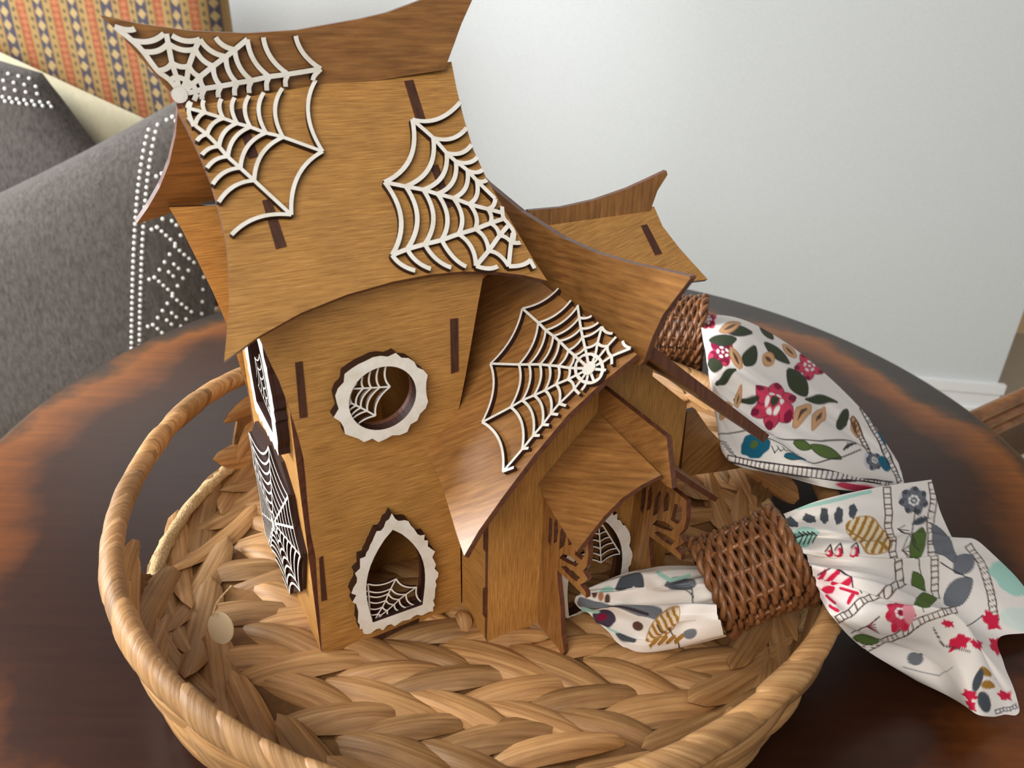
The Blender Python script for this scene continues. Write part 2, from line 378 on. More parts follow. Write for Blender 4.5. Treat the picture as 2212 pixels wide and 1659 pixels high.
def window(parent, pl, hole, outer, seed, lines, clip, wl=.0011, h=0.0):
    fr = panel('window_frame', pl, roughen(outer, .0032, .0023, seed), parent, .0056, [hole], [CHAR, CHAR], h=h+.0057)
    panel('white_trim', pl, roughen(outer, .0032, .0023, seed), fr, .0026, [hole], [WHITE, CHAR], h=h+.0085)
    if lines is not None: ribbons('window_web', pl, lines, wl, fr, h+.003, .0022, clip)
    return fr
o1 = np.array([(RWC[0]+.033*math.cos(t), RWC[1]+.0325*math.sin(t)) for t in np.linspace(0, 2*math.pi, 40, endpoint=False)])
P8 = lambda pts: FWP.px(z8(pts), .006)
hb = P8([(1130, 700)])[0]
wl = [spline(P8([(1230, 625), (1420, 615), (1612, 603)]), 8), spline(P8([(1190, 740), (1330, 805), (1470, 882)]), 8)]
n1 = P8([(1255, 622), (1355, 617), (1430, 614), (1510, 610), (1608, 603)]); n2 = P8([(1240, 762), (1285, 785), (1330, 805), (1390, 835), (1468, 880)])
up = P8([(1290, 570), (1345, 510), (1425, 445), (1500, 415), (1570, 400)]); dn = P8([(1200, 800), (1205, 850), (1220, 905), (1240, 920), (1285, 975)])
for k in range(5): wl += [arc(n1[k], n2[k], hb, .16), arc(up[k], n1[k], hb, .14), arc(n2[k], dn[k], hb, .1)]
window(front, FWP, hole1, o1, 3, wl, None, .0013)
P5 = lambda pts: FWP.px(z5(pts), .006)
hb = P5([(905, 1235)])[0]; wl = []
R_ = [P5(q) for q in ([(850, 1210), (850, 1160), (848, 1110), (845, 1075), (852, 1040), (850, 1010)], [(885, 1185), (882, 1150), (880, 1110), (878, 1075), (876, 1045), (872, 1003)], [(935, 1180), (960, 1140), (980, 1100), (995, 1060), (1010, 1030), (1040, 972)], [(950, 1190), (990, 1160), (1030, 1125), (1060, 1095), (1100, 1065), (1162, 1022)], [(955, 1210), (1000, 1195), (1060, 1165), (1100, 1145), (1150, 1130), (1208, 1118)])]
for q in R_: wl.append(np.vstack([[hb], q]))
for a, b in zip(R_, R_[1:]):
    for k in range(6): wl.append(arc(a[k], b[k], hb, .14))
window(front, FWP, hole2, gothic(.0625, .05, .027, .113, grow=.0095), 11, wl, None, .0013)
bk = Plane(H3(0, -.075, 0), e, Z, n)
panel('inner_partition', bk, [(.0045, 0), (.1185, 0), (.1185, .15), (.0045, .15)], house, .004, [np.array([(.05+.03*math.cos(t), .055+.05*math.sin(t)) for t in np.linspace(0, 2*math.pi, 28, endpoint=False)])], grain=.2)

# left wall of the tower
RIDGE_N, RIDGE_Z = -.089, .4185
LW = Plane(H3(0, 0, 0), n, Z, -e)                    # (n, z) coordinates
lout = [(-.004, 0), (-.004, .31), (RIDGE_N, .398), (-.176, .31), (-.172, .2), (-.168, .1), (-.168, 0)]
lhole = gothic(-.055, .06, .198, .285)
left = panel('left_wall', LW, lout, house, TW, [lhole])
wl = []; hb = np.array([-.045, .2]); RR = [np.array([hb+(np.array(q)-hb)*k for k in (.2, .36, .52, .68, .84, 1)]) for q in ((-.088, .212), (-.08, .235), (-.058, .247), (-.038, .235), (-.024, .21))]
for q in RR: wl.append(np.vstack([[hb], q]))
for a, b in zip(RR, RR[1:]):
    for k in range(6): wl.append(arc(a[k], b[k], hb, .14))
window(left, LW, lhole, gothic(-.055, .06, .198, .285, grow=.012), 21, wl, None, .0009)
wout = LW.px([(524, 905), (545, 912), (580, 965), (600, 1000), (622, 1072), (634, 1140), (649, 1200), (648, 1276), (626, 1283), (600, 1240), (575, 1190), (548, 1110), (537, 1040), (530, 960)], .0052)
wout[:, 0] = np.clip(wout[:, 0], -.172, .002)
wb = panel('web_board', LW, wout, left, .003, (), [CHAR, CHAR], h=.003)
c = wout.mean(0); hb = LW.px([(560, 1058)], .0052)[0]; hb[0] = np.clip(hb[0], -.11, -.07); wl = []
ends = [wout[i] for i in (0, 2, 4, 5, 6, 7, 8, 10, 11, 12, 13)]; RR = [np.array([hb+(q-hb)*k for k in (.16, .3, .44, .58, .72, .86, 1)]) for q in ends]
for q in RR: wl.append(np.vstack([[hb], q]))
for a, b in zip(RR, RR[1:]+RR[:1]):
    for k in range(7): wl.append(arc(a[k], b[k], hb, .12))
ribbons('wall_web', LW, wl, .0021, wb, .003, .0022, None, [(hb, .006)])

# remaining tower walls
BWP = Plane(H3(0, -.174, 0), e, Z, n)
bl = BWP.px([(365, 448), (395, 500), (430, 570), (462, 635), (490, 700)])
bo = [(0, 0), (0, .16), *bl[::-1], (.0615, .32), (.123-bl[0][0], bl[0][1]), (.123, .16), (.123, 0)]
panel('back_wall', BWP, bo, house, TW)
RW = Plane(H3(.123, 0, 0), n, Z, e)
panel('right_wall', RW, lout, house, TW)

# main roof: two slopes and an upright crest board
PHI = math.radians(47)
p0 = on_plane([(1000, 585)], H3(0, .012, 0), n)[0]
q0 = p0-O; rn = RIDGE_N; rz = q0[2]+(q0 @ n-rn)*math.tan(PHI)
RF = Plane(H3(0, rn, rz), e, -(math.cos(PHI)*n-math.sin(PHI)*Z), math.sin(PHI)*n+math.cos(PHI)*Z)
rl = z1([(750, 870), (830, 1020), (930, 1230), (1010, 1430)])+z3([(640, 190), (690, 400), (705, 600), (705, 750), (690, 950), (675, 1108)])
rb = [(560, 726), (650, 676), (750, 636), (850, 608), (930, 593), (1000, 586), (1080, 588), (1130, 594), (1182, 606)]
rr = [(1152, 560), (1112, 492), (1082, 440), (1052, 388), (1022, 322), (1002, 256), (986, 190), (975, 133)]
rfo = RF.px(rl+rb+rr)
roof_f = panel('front_roof_slope', RF, rfo, house, .0045)
tabs(RF, [z1([(1200, 880), (1262, 865), (1395, 1250), (1320, 1268)]), [(566, 434), (585, 430), (619, 533), (596, 539)], [(873, 176), (892, 173), (921, 266), (902, 272)], [(930, 360), (946, 356), (978, 446), (962, 452)]], roof_f)
CP = Plane(H3(0, rn, 0), e, Z, n)
ct = z1([(130, 120), (420, 185), (850, 245), (1300, 265), (1700, 240), (2210, 150)])+[(838, 27), (910, 0), (975, -28), (1042, -62)]
cr = [(1020, 0), (997, 51), (979, 101), (968, 130), (962, 150)]
cl = [(400, 240), (393, 228), (350, 178), (300, 120), (255, 68)]
cro = CP.px(ct+cr+cl)
crest = panel('roof_crest', CP, cro, house, .0045, mats=[PLYD, BURN])
BP = Plane(H3(0, rn-.0045, rz-.002), e, (math.cos(PHI)*n+math.sin(PHI)*Z), np.cross(e, math.cos(PHI)*n+math.sin(PHI)*Z))
if BP.nr @ n < 0: BP.nr = -BP.nr
bl2 = BP.px([(384, 236), (380, 290), (366, 352), (345, 405), (320, 448), (294, 485)])
mir = np.c_[.119-bl2[:, 0], bl2[:, 1]]
eav = [(x, bl2[-1][1]+.034*math.sin(math.pi*k)) for k, x in zip(np.linspace(0, 1, 9)[1:-1], np.linspace(bl2[-1][0], mir[-1][0], 9)[1:-1])]
panel('back_roof_slope', BP, [*bl2, *eav, *mir[::-1]], house, .0045, mats=[PLYD, BURN])

# webs on the main roof
def web_lines(pl, z, hub, rays_, arcs, extra=(), sag=.13, lift=.004, drawray=True):
    g = lambda pts: pl.px(z(pts), lift); h = g([hub])[0]; L = []
    for q in rays_: L.append(spline(g(q), max(12, len(q)*4)))
    for a, b in arcs:
        p = g([a, b]); L.append(arc(p[0], p[1], h, sag, 14))
    for q in extra: L.append(spline(g(q), 10))
    return L
hub = (770, 745)
r5 = [(880, 730), (965, 705), (1095, 685), (1225, 660), (1340, 640), (1480, 610), (1630, 590), (1890, 548)]
r4 = [(880, 660), (930, 610), (1035, 525), (1135, 450), (1205, 395), (1305, 312)]
r3 = [(820, 640), (840, 525), (890, 390), (928, 312)]
r2 = [(740, 612), (705, 500), (675, 345), (660, 268)]
r1 = [(690, 640), (590, 560), (475, 410), (388, 322), (250, 212)]
arcs = [(r5[k], r4[k]) for k in range(1, 6)]+[(r5[6], (1432, 297)), (r5[7], (1690, 285))]
arcs += [(r4[k], r3[k]) for k in range(1, 4)]+[(r4[4], (1052, 297))]
arcs += [(r3[k], r2[k]) for k in (1, 2)]+[(r3[3], (705, 282)), (r2[1], r1[1]), (r2[2], r1[2]), ((640, 266), r1[3]), ((410, 228), r1[4])]
ex = [[(690, 640), (740, 612), (820, 640), (880, 690), (905, 745)]]
ex += [[p, (p[0]-22, p[1]+50), (p[0]-20, d)] for p, d in zip(r5[1:7], (790, 775, 760, 740, 720, 690))]
ex += [[(1890, 548), (1840, 600), (1825, 640)], [(905, 745), (880, 800)]]
L = web_lines(CP, z1, hub, [[hub]+r for r in (r1, r2, r3, r4, r5)], arcs, ex)
ribbons('spider_web', CP, L, .0030, crest, .0002, .0042, None, [(CP.px(z1([(765, 755)]), .004)[0], .0048)])
r6 = [(830, 862), (970, 900), (1115, 945), (1225, 985), (1330, 1015), (1455, 1060), (1590, 1095), (1905, 1208)]
r7 = [(835, 935), (890, 1000), (985, 1075), (1080, 1170), (1150, 1250), (1250, 1340), (1360, 1440), (1655, 1712)]
tp = [(855, 815), (960, 800), (1100, 790), (1205, 780), (1320, 765), (1437, 740), (1585, 705), (1850, 640)]
arcs = [(tp[k], r6[k]) for k in range(8)]+[(r6[k], r7[k]) for k in range(1, 8)]
arcs += [(r7[k], q) for k, q in zip((2, 3, 4, 5, 6), ((905, 1125), (945, 1235), (985, 1340), (1030, 1470), (1078, 1612)))]+[(r7[7], (1180, 1872))]
L = web_lines(RF, z1, hub, [r6, r7], arcs, [[(855, 815), (840, 900), (880, 1010)]])
ribbons('spider_web', RF, L, .0025, roof_f, .0002, .0042, None)
hub = (870, 1320)
rA = [(305, 715), (430, 825), (510, 915), (565, 965), (635, 1020), (690, 1080), (800, 1188)]
rB = [(140, 1090), (265, 1115), (370, 1135), (455, 1160), (550, 1185), (645, 1220), (755, 1250), (840, 1272)]
rC = [(185, 1525), (275, 1490), (380, 1460), (480, 1435), (580, 1400), (680, 1370), (770, 1335), (858, 1305)]
rD = [(685, 1590), (760, 1500), (825, 1410), (880, 1345)]; rE = [(880, 1592), (895, 1450), (905, 1395)]
arcs = [(rA[k], q) for k, q in enumerate(((592, 612), (630, 765), (660, 865), (695, 940), (725, 1015), (750, 1075)))]
L = web_lines(RF, z2, (430, 500), [], arcs, sag=-.16)
arcs = [(rA[k], rB[k]) for k in range(7)]+[(rB[k], rC[k]) for k in range(7)]+[(rC[4], rD[0]), (rC[5], rD[1]), (rC[6], rD[2]), (rD[1], rE[0]), (rD[2], rE[1])]
L += web_lines(RF, z2, hub, [rA, rB, rC, rD, rE], arcs, [[(840, 1235), (848, 1300), (880, 1340), (912, 1392), (905, 1450)]], sag=.16)
L += web_lines(RF, z2, (600, 1300), [], [(rC[0], (322, 1618)), (rC[1], (415, 1608)), (rC[2], (537, 1600)), (rC[3], (627, 1594)), (rD[0], (815, 1592)), (rE[0], (1012, 1552)), (rE[1], (950, 1450))], [[(1005, 1550), (1035, 1605)]], sag=-.12)
ribbons('spider_web', RF, L, .0031, roof_f, .0002, .0042, None)

# wing with its own gable roof
WU, WZ = .205, .287
PS = math.radians(46)
WL = Plane(H3(WU, 0, WZ), n, (math.cos(PS)*e+math.sin(PS)*Z), (-math.sin(PS)*e+math.cos(PS)*Z))
# plane through the tower-wall crossing
WLo = H3(.122, 0, .197); t_ = (WU-.122)*math.tan(PS)+.197; WL.o = H3(WU, 0, t_); WZ = t_
we = WL.px(z5([(1210, 190), (1290, 350), (1340, 500), (1400, 700), (1445, 832)])); wf = WL.px(z4([(370, 1650), (520, 1440), (700, 1200), (900, 960), (1100, 770), (1316, 596)]))
wo = [*we, *wf, (-.085, 0), (-.085, -.09), (-.004, -.112), (-.003, we[0][1]+.001)]
wing_l = panel('wing_roof_slope', WL, wo, house, .0045, mats=[PLYD, BURN], grain=.9)
hub = (1030, 680)
q1 = [(1015, 600), (1005, 555), (990, 490), (980, 440), (970, 375), (960, 300)]
q2 = [(940, 600), (905, 570), (850, 515), (815, 485), (770, 450), (725, 405), (630, 320)]
q3 = [(910, 675), (845, 665), (790, 660), (735, 655), (670, 655), (610, 655), (440, 650)]
q4 = [(900, 745), (830, 775), (765, 810), (700, 840), (630, 870), (560, 910), (390, 1000)]
q5 = [(940, 800), (850, 890), (800, 950), (750, 1015), (695, 1080), (630, 1160), (515, 1295)]
q0_ = [(1065, 600), (1080, 525), (1105, 430)]; qm1 = [(1100, 595), (1140, 545), (1190, 490)]; qm2 = [(1110, 640), (1165, 605), (1278, 558)]
arcs = [(q2[6], (845, 200)), (q2[5], (920, 272)), (q2[4], (958, 312)), (q2[3], q1[4]), (q2[2], q1[3]), (q2[1], q1[2]), (q2[0], q1[1])]
arcs += [(q2[k], q3[k]) for k in range(7)]+[(q3[k], q4[k]) for k in range(7)]+[(q4[k], q5[k]) for k in range(7)]
arcs += [(q1[4], (1045, 365)), (q1[3], (1085, 405)), (q1[2], q0_[2]), (q1[1], q0_[1]), (q0_[2], (1170, 470)), (q0_[1], qm1[1]), (qm1[1], qm2[1]), ((1230, 515), qm2[2])]
ex = [[p, q] for p, q in zip(q5, ((972, 832), (892, 902), (845, 955), (790, 1017), (735, 1080), (668, 1155), (580, 1270)))]
ex += [[(1165, 605), (1165, 655)], [hub, (1130, 690)], [hub, (1060, 760)], [hub, (1010, 770), (985, 810)]]
cc = [(hub[0]+83*math.cos(t), hub[1]+87*math.sin(t)) for t in np.linspace(0, 2*math.pi, 17)]
L = web_lines(WL, z4, hub, [[hub]+q for q in (q0_, q1, q2, q3, q4, q5, qm1, qm2)], arcs, ex+[cc])
L.append(spline(WL.px(z4(cc), .004), 40))
ribbons('spider_web', WL, L, .0020, wing_l, .0002, .0036, None, [(WL.px(z4([hub]), .004)[0], .0052)])
WC = Plane(H3(WU-.001, 0, 0), n, Z, -e)
wc = [(1000, 345)]+z2([(745, 1090), (950, 1260), (1200, 1420), (1400, 1510), (1600, 1570), (1960, 1650)])+z4([(1635, 142), (1545, 260), (1470, 360), (1405, 500), (1358, 635), (1332, 664), (1290, 650)])
wco = WC.px(wc); wco = [*wco, (-.08, WZ-.008), (-.11, WZ)]
panel('wing_crest', WC, wco, house, .0045, mats=[PLYD, BURN], grain=.15)
# right slope, seen nearly along its plane
d = np.array([.142, 0, -.114]); d /= np.linalg.norm(d)
sd = d[0]*e+d[2]*Z; WRn = -d[2]*e+d[0]*Z
WR = Plane(H3(WU+.004, 0, WZ-.002), n, sd, WRn)
wing_r = panel('wing_roof_slope', WR, [(.104, 0), (.099, .07), (.101, .178), (.094, .184), (.05, .168), (-.02, .16), (-.1, .18), (-.1, 0)], house, .0075, mats=[PLYD, BURN])
# wing walls
WF = Plane(H3(0, .048, 0), e, Z, n)
dh = gothic(.2225, .056, .004, .1)
fw = panel('wing_front_wall', WF, [(.124, 0), (.306, 0), (.308, .1), (.306, .182), (WU, WZ-.014), (.124, .186)], house, TW, [dh], grain=math.pi/2)
panel('wing_left_wall', Plane(H3(.124, 0, 0), n, Z, -e), [(.0005, 0), (.0435, 0), (.0435, .186), (.0005, .186)], house, TW, grain=.1)
panel('wing_right_wall', Plane(H3(.306, 0, 0), n, Z, e), [(-.09, 0), (.0435, 0), (.0435, .182), (-.09, .182)], house, TW)
tabs(Plane(H3(.124, 0, 0), n, Z, -e), [], fw)
tb_ = Plane(H3(.124, 0, 0), n, Z, -e)
for z_ in (.03, .098):
    panel('tab', tb_, [(.0437, z_), (.0478, z_), (.0478, z_+.028), (.0437, z_+.028)], fw, .004, h=.0022, mats=[TABM, BURN])
wl = []; hb = np.array([.2225, .098]); RR = [np.array([hb+(np.array(q)-hb)*k for k in (.2, .36, .52, .68, .84, 1)]) for q in ((.2, .058), (.23, .048), (.25, .05))]
for q in RR: wl.append(np.vstack([[hb], q]))
for a, b in zip(RR, RR[1:]):
    for k in range(6): wl.append(arc(a[k], b[k], hb, .14))
window(fw, WF, dh, gothic(.2225, .056, .012, .1, grow=.0085), 31, wl, None, .0013)
panel('inner_partition', Plane(H3(.13, .01, 0), e, Z, n), [(0, 0), (.17, 0), (.17, .15), (0, .15)], house, .004, grain=.1)

# porch roof, crest and tree-shaped side brackets
pu, pz = .216, .1975
PL = Plane(H3(pu, .048, pz), n, (math.cos(math.pi/4)*e+math.sin(math.pi/4)*Z), (-math.sin(math.pi/4)*e+math.cos(math.pi/4)*Z))
po = PL.px([(1292, 890), (1160, 1040), (1172, 1068), (1195, 1110), (1222, 1152), (1245, 1192), (1270, 1160), (1305, 1115), (1345, 1075), (1385, 1048), (1428, 1026)])
po[0] = (.001, 0); po[1] = (.001, po[1][1])
porch = panel('porch_roof_slope', PL, po, house, .0042, mats=[PLYD, BURN], grain=.5)
PC = Plane(H3(pu, 0, 0), n, Z, -e)
pc = PC.px([(1283, 822), (1440, 945), (1446, 1000), (1452, 1056), (1440, 1050), (1292, 902)]); pc[0][0] = .0485; pc[-1][0] = .0485
panel('porch_crest', PC, pc, house, .0042, mats=[PLYD, BURN], grain=.7)
d = np.array([.088, 0, -.076]); d /= np.linalg.norm(d)
PR = Plane(H3(pu+.004, 0, pz-.002), n, d[0]*e+d[2]*Z, -d[2]*e+d[0]*Z)
panel('porch_roof_slope', PR, [(.125, 0), (.115, .06), (.108, .1), (.1, .101), (.08, .092), (.0485, .09), (.0485, 0)], house, .0042, mats=[PLYD, BURN])
def tree_bracket(u):
    pl = Plane(H3(u, 0, 0), n, Z, -e)
    ot = [(.0485, 0), (.0565, .002), (.067, .001), (.08, .0), (.0885, .001), (.0905, .008), (.085, .02), (.0805, .048), (.0735, .072), (.073, .079), (.09, .0815), (.104, .083), (.1125, .0835), (.1115, .0885), (.104, .0895), (.109, .096), (.1125, .102), (.106, .1045), (.11, .112), (.111, .124), (.108, .139), (.05, .139), (.0485, .139)]
    hl = [[(.0575, .096), (.0615, .094), (.0625, .107), (.061, .121), (.057, .12)], [(.0655, .1), (.0695, .105), (.0705, .117), (.0675, .127), (.0645, .12)], [(.0735, .1), (.0795, .108), (.0815, .12), (.078, .13), (.0735, .118)], [(.0855, .113), (.0905, .118), (.0905, .13), (.086, .1335), (.0835, .123)],
          [(.0745, .0925), (.086, .0965), (.097, .1015), (.1, .107), (.088, .105), (.079, .1)], [(.078, .0865), (.09, .0865), (.099, .0885), (.103, .096), (.093, .0945), (.083, .0915)], [(.0945, .111), (.103, .1125), (.1065, .121), (.104, .131), (.096, .128)]]
    return panel('porch_bracket', pl, ot, house, .0042, hl, [PLYD, BURN], grain=math.pi/2)
tree_bracket(.172); tree_bracket(.262)
FLP = Plane(H3(0, .03, 0), e, Z, n)
panel('side_buttress', FLP, FLP.px([(1484, 890), (1502, 884), (1530, 925), (1565, 962), (1640, 1003), (1560, 1018), (1470, 1030)]), house, .0042, mats=[PLYD, BURN], grain=.6)

# east wing roof behind
EC = Plane(H3(0, rn, 0), e, Z, n)
ec = z2([(1000, 1258), (1200, 1240), (1400, 1195), (1600, 1125), (1720, 1070), (1825, 1020), (1830, 1045), (1770, 1140), (1740, 1225), (1730, 1260), (1155, 1400)])+[(1130, 530)]
panel('east_crest', EC, EC.px(ec), house, .0045, mats=[PLYD, BURN], grain=math.pi/2)
ES = Plane(H3(0, rn, .301), e, -(math.cos(PHI)*n-math.sin(PHI)*Z), math.sin(PHI)*n+math.cos(PHI)*Z)
eo = ES.px([(1413, 446)]+z2([(1800, 1350), (1900, 1480), (1990, 1580), (2070, 1668)])+[(1490, 608)])
eo = [*eo, (.3, eo[-1][1]+.008), (.212, eo[-1][1]+.004), (.212, eo[0][1]-.001)]
es = panel('east_roof_slope', ES, eo, house, .0045, grain=.25)
tabs(ES, [[(1384, 488), (1397, 485), (1430, 548), (1415, 552)]], es)
EB = Plane(H3(0, rn-.005, .299), e, (math.cos(PHI)*n+math.sin(PHI)*Z), -math.sin(PHI)*n+math.cos(PHI)*Z)
panel('east_roof_slope', EB, [(.13, 0), (.36, 0), (.39, -.085), (.26, -.078), (.13, -.085)], house, .0045)
panel('east_front_wall', Plane(H3(0, -.05, 0), e, Z, n), [(.31, 0), (.35, 0), (.352, .245), (.31, .245)], house, TW)
panel('east_end_wall', Plane(H3(.35, 0, 0), n, Z, e), [(-.128, 0), (-.055, 0), (-.055, .245), (rn, .285), (-.128, .245)], house, TW)
panel('east_back_wall', Plane(H3(0, -.128, 0), e, Z, n), [(.128, 0), (.345, 0), (.345, .245), (.128, .245)], house, TW)
#APPEND

# ------------------------------------------------------------------ woven basket
BC = np.array([-.023, .577]); BR0, BR1, BZ0, BZ1 = .247, .303, TT+.010, TT+.094
STRAW = fibre('dried_water_hyacinth', [(.22, srgb(98, 66, 38)), (.42, srgb(154, 112, 68)), (.6, srgb(180, 138, 90)), (.8, srgb(206, 170, 122))], (9, 300, 1), .5, .35, vary=.55, blotch_amt=.6, bump=.6, dist=.0012)
STRAWD = fibre('dark_straw_core', [(.3, srgb(96, 66, 38)), (.7, srgb(140, 102, 62))], (40, 40, 40), .8, .2, 'Object', vary=0, bump=.3)  # darker straw colour for the base mat and wall core
basket = empty('woven_basket', (BC[0], BC[1], TT)); tag(basket, 'round braided straw basket with looped handles on the table', 'basket')
def leaf_mesh(name, L, w, th, bend=0.0, seed=0, ns=13, nv=7):
    r_ = np.random.default_rng(seed); k1, k2, sk = r_.uniform(-.25, .25), r_.uniform(.75, 1.15), r_.uniform(.38, .6)
    V = []; uv = []
    for side in (1, -1):
        for i in range(ns):
            s = i/(ns-1); ss = s**(math.log(.5)/math.log(sk))
            pw = max(math.sin(math.pi*ss), 0)**.62*k2
            for j in range(nv):
                v = -1+2*j/(nv-1); x = (s-.5)*L; y = v*w/2*pw+k1*w*math.sin(2*math.pi*s)*.35
                crease = 1+.10*math.sin(v*7+seed)+.06*math.sin(v*13+2*seed)
                z = side*th*pw**.7*(1-abs(v)**2.4)*crease*.5+side*.0002
                z -= .35*th*abs(2*s-1)**2
                z -= bend*x*x
                V.append((x, y, z)); uv.append((x*1.0, y))
    Fc = [tuple(reversed(f)) for f in grid_faces(ns, nv)][:]; Fc = [f[::-1] for f in grid_faces(ns, nv)]; Fc = Fc+grid_faces(ns, nv, off=ns*nv)
    V = np.array(V); me = bpy.data.meshes.new(name); me.from_pydata(V.tolist(), [], Fc); me.materials.append(STRAW)
    me.polygons.foreach_set('use_smooth', np.ones(len(Fc), dtype=bool))
    lay = me.uv_layers.new(name='uv'); li = np.empty(len(me.loops), dtype=np.int32); me.loops.foreach_get('vertex_index', li)
    lay.data.foreach_set('uv', np.array(uv, dtype=np.float32)[li].ravel()); me.update(); return me
floor_leaves = [leaf_mesh('strand', .122, .0315, .019, 0, s) for s in range(7)]
wall_leaves = [leaf_mesh('wall_strand', .125, .033, .0118, 1.95, 20+s) for s in range(7)]
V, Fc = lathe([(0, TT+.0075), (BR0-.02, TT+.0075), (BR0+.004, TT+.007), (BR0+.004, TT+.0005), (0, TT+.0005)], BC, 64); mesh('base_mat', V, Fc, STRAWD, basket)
rd = math.radians(-6); D2 = np.array([math.cos(rd), math.sin(rd)]); M2 = np.array([-D2[1], D2[0]])
rr_ = random.Random(3)
for row in range(-6, 7):
    for k in range(-6, 7):
        for side in (1, -1):
            cpos = BC+M2*(row*.0475+side*.0118)+D2*(k*.056+(.028 if side < 0 else 0)+(row % 2)*.023+rr_.uniform(-.005, .005))
            if np.linalg.norm(cpos-BC) > BR0-.012: continue
            ang = rd-side*math.radians(rr_.uniform(13, 20)); me = rr_.choice(floor_leaves)
            M = Matrix.Translation((cpos[0], cpos[1], TT+.0072+rr_.uniform(-.001, .0014))) @ Matrix.Rotation(ang, 4, 'Z') @ Matrix.Rotation(math.radians(-3.2), 4, 'Y') @ Matrix.Rotation(math.radians(side*7), 4, 'X') @ Matrix.Diagonal((rr_.uniform(.92, 1.1), rr_.uniform(.9, 1.12), rr_.uniform(.85, 1.1), 1))
            share('base_strand', me, M, basket)
HOLES = ((160, 192), (-22, 10))
def in_hole(deg, pad=0):
    return any(a-pad < (deg+d) < b+pad for a, b in HOLES for d in (-360, 0, 360))
PROF = spline([(.247, TT+.009), (.280, TT+.0155), (.2985, TT+.040), (.304, TT+.068), (.3035, TT+.094)], 60)
PL_ = np.r_[0, np.cumsum(np.linalg.norm(np.diff(PROF, axis=0), axis=1))]
def sagk(t): return 1-.15*math.exp(-(((math.degrees(t)+90+180) % 360-180)/30)**2)
def wp(s_):
    r = np.interp(s_, PL_, PROF[:, 0]); z = np.interp(s_, PL_, PROF[:, 1]); d_ = np.array([np.interp(s_+.003, PL_, PROF[:, k])-np.interp(s_-.003, PL_, PROF[:, k]) for k in (0, 1)]); return r, z, d_/np.linalg.norm(d_)
for row, (sc_, nleaf) in enumerate(((.022, 27), (.063, 30), (.100, 31))):
    for k in range(nleaf):
        for side in ((1, -1) if row < 2 else (1,)):
            th = 2*math.pi*(k+(.5 if side < 0 else 0)+.3*row+rr_.uniform(-.08, .08))/nleaf
            s_ = sc_+side*(.0115 if row < 2 else 0); dg = math.degrees(th)
            if (row == 1 and in_hole(dg, 4)) or (row == 2 and in_hole(dg, 10)): continue
            r, z, slant = wp(s_)
            p = np.array([BC[0]+r*math.cos(th), BC[1]+r*math.sin(th), TT+(z-TT)*sagk(th)])
            out = np.array([math.cos(th)*slant[1], math.sin(th)*slant[1], -slant[0]]); tg = np.array([-math.sin(th), math.cos(th), 0]); upv = np.cross(out, tg)
            Mb = Matrix(((tg[0], upv[0], out[0], p[0]), (tg[1], upv[1], out[1], p[1]), (tg[2], upv[2], out[2], p[2]), (0, 0, 0, 1)))
            M = Mb @ Matrix.Rotation(-side*math.radians(rr_.uniform(14, 22) if row < 2 else rr_.uniform(-5, 5)), 4, 'Z') @ Matrix.Rotation(math.radians(rr_.uniform(-4, 4)), 4, 'Y') @ Matrix.Diagonal((rr_.uniform(.92, 1.08), rr_.uniform(.9, 1.15), 1, 1))
            share('wall_strand', rr_.choice(wall_leaves), M, basket)
# thin woven core behind the wall strands, lowered under the handles
V = []; ncore = 120
for k in range(ncore):
    t = 2*math.pi*k/ncore; dg = (math.degrees(t)+180) % 360-180; hd = min(max(0, abs((dg-(a+b)/2+180) % 360-180)-(b-a)/2) for a, b in HOLES); hs = min(hd/9, 1); top_s = .05+.062*hs*hs*(3-2*hs)
    sq = [top_s*q/5 for q in range(6)]
    for s_, dr in [(q, -.001) for q in sq]+[(q, .0015) for q in sq[::-1]]:
        r, z, _s = wp(s_); V.append((BC[0]+(r+dr)*math.cos(t), BC[1]+(r+dr)*math.sin(t), TT+(z-TT)*sagk(t)))
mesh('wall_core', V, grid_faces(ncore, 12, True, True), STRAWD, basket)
RIMR, RIMZ = .3055, TT+.1
def rim_pt(t, dz=0):
    dg = math.degrees(t) % 360; b = sum(math.exp(-(((dg-c+180) % 360-180)/24)**2) for c in (158,))
    return np.array([BC[0]+(RIMR+.006*b)*math.cos(t), BC[1]+(RIMR+.006*b)*math.sin(t), TT+(RIMZ-TT)*sagk(t)+.012*b+dz])
nw = 58
for k in range(nw):
    dt = 2*math.pi/nw; t0 = dt*k; V = []; uvv = []; kr = rr_.uniform(.92, 1.08); fl = rr_.uniform(.95, 1.25)
    for i, (q, r) in enumerate(zip((-.08, .0, .25, .6, 1.0, 1.3), (.0066, .0086, .0090, .0088, .0084, .0072))):
        for j in range(12):
            ph = 2*math.pi*j/12; t = t0+dt*(q+.34*math.cos(ph+.6)); c_ = rim_pt(t); o_ = np.array([math.cos(t), math.sin(t), 0]); r_ = r*kr*(1+.05*math.sin(3*ph+k))
            V.append(c_+o_*r_*math.cos(ph)+np.array([0, 0, 1.0])*r_*fl*math.sin(ph)); uvv.append((j/12*.06, q*.03))
    mesh('rim_wrap', V, [f[::-1] for f in grid_faces(6, 12, False, True)], STRAW, basket, uv=uvv, smooth=True)
# twine edging under the left handle
M_TWINE = tex_plain('jute_twine', srgb(178, 144, 98), srgb(214, 184, 140), 500, .9, .8)
for a, b in HOLES:
    pth = []
    for q in np.linspace(math.radians(a-2), math.radians(b+2), 22):
        r, z, _s = wp(.053); pth.append((BC[0]+r*math.cos(q), BC[1]+r*math.sin(q), z))
    V, Fc = tube(pth, .006, 8); V = V+RNG.normal(0, .0009, V.shape); mesh('handle_edging', V, Fc, M_TWINE, basket, smooth=True)

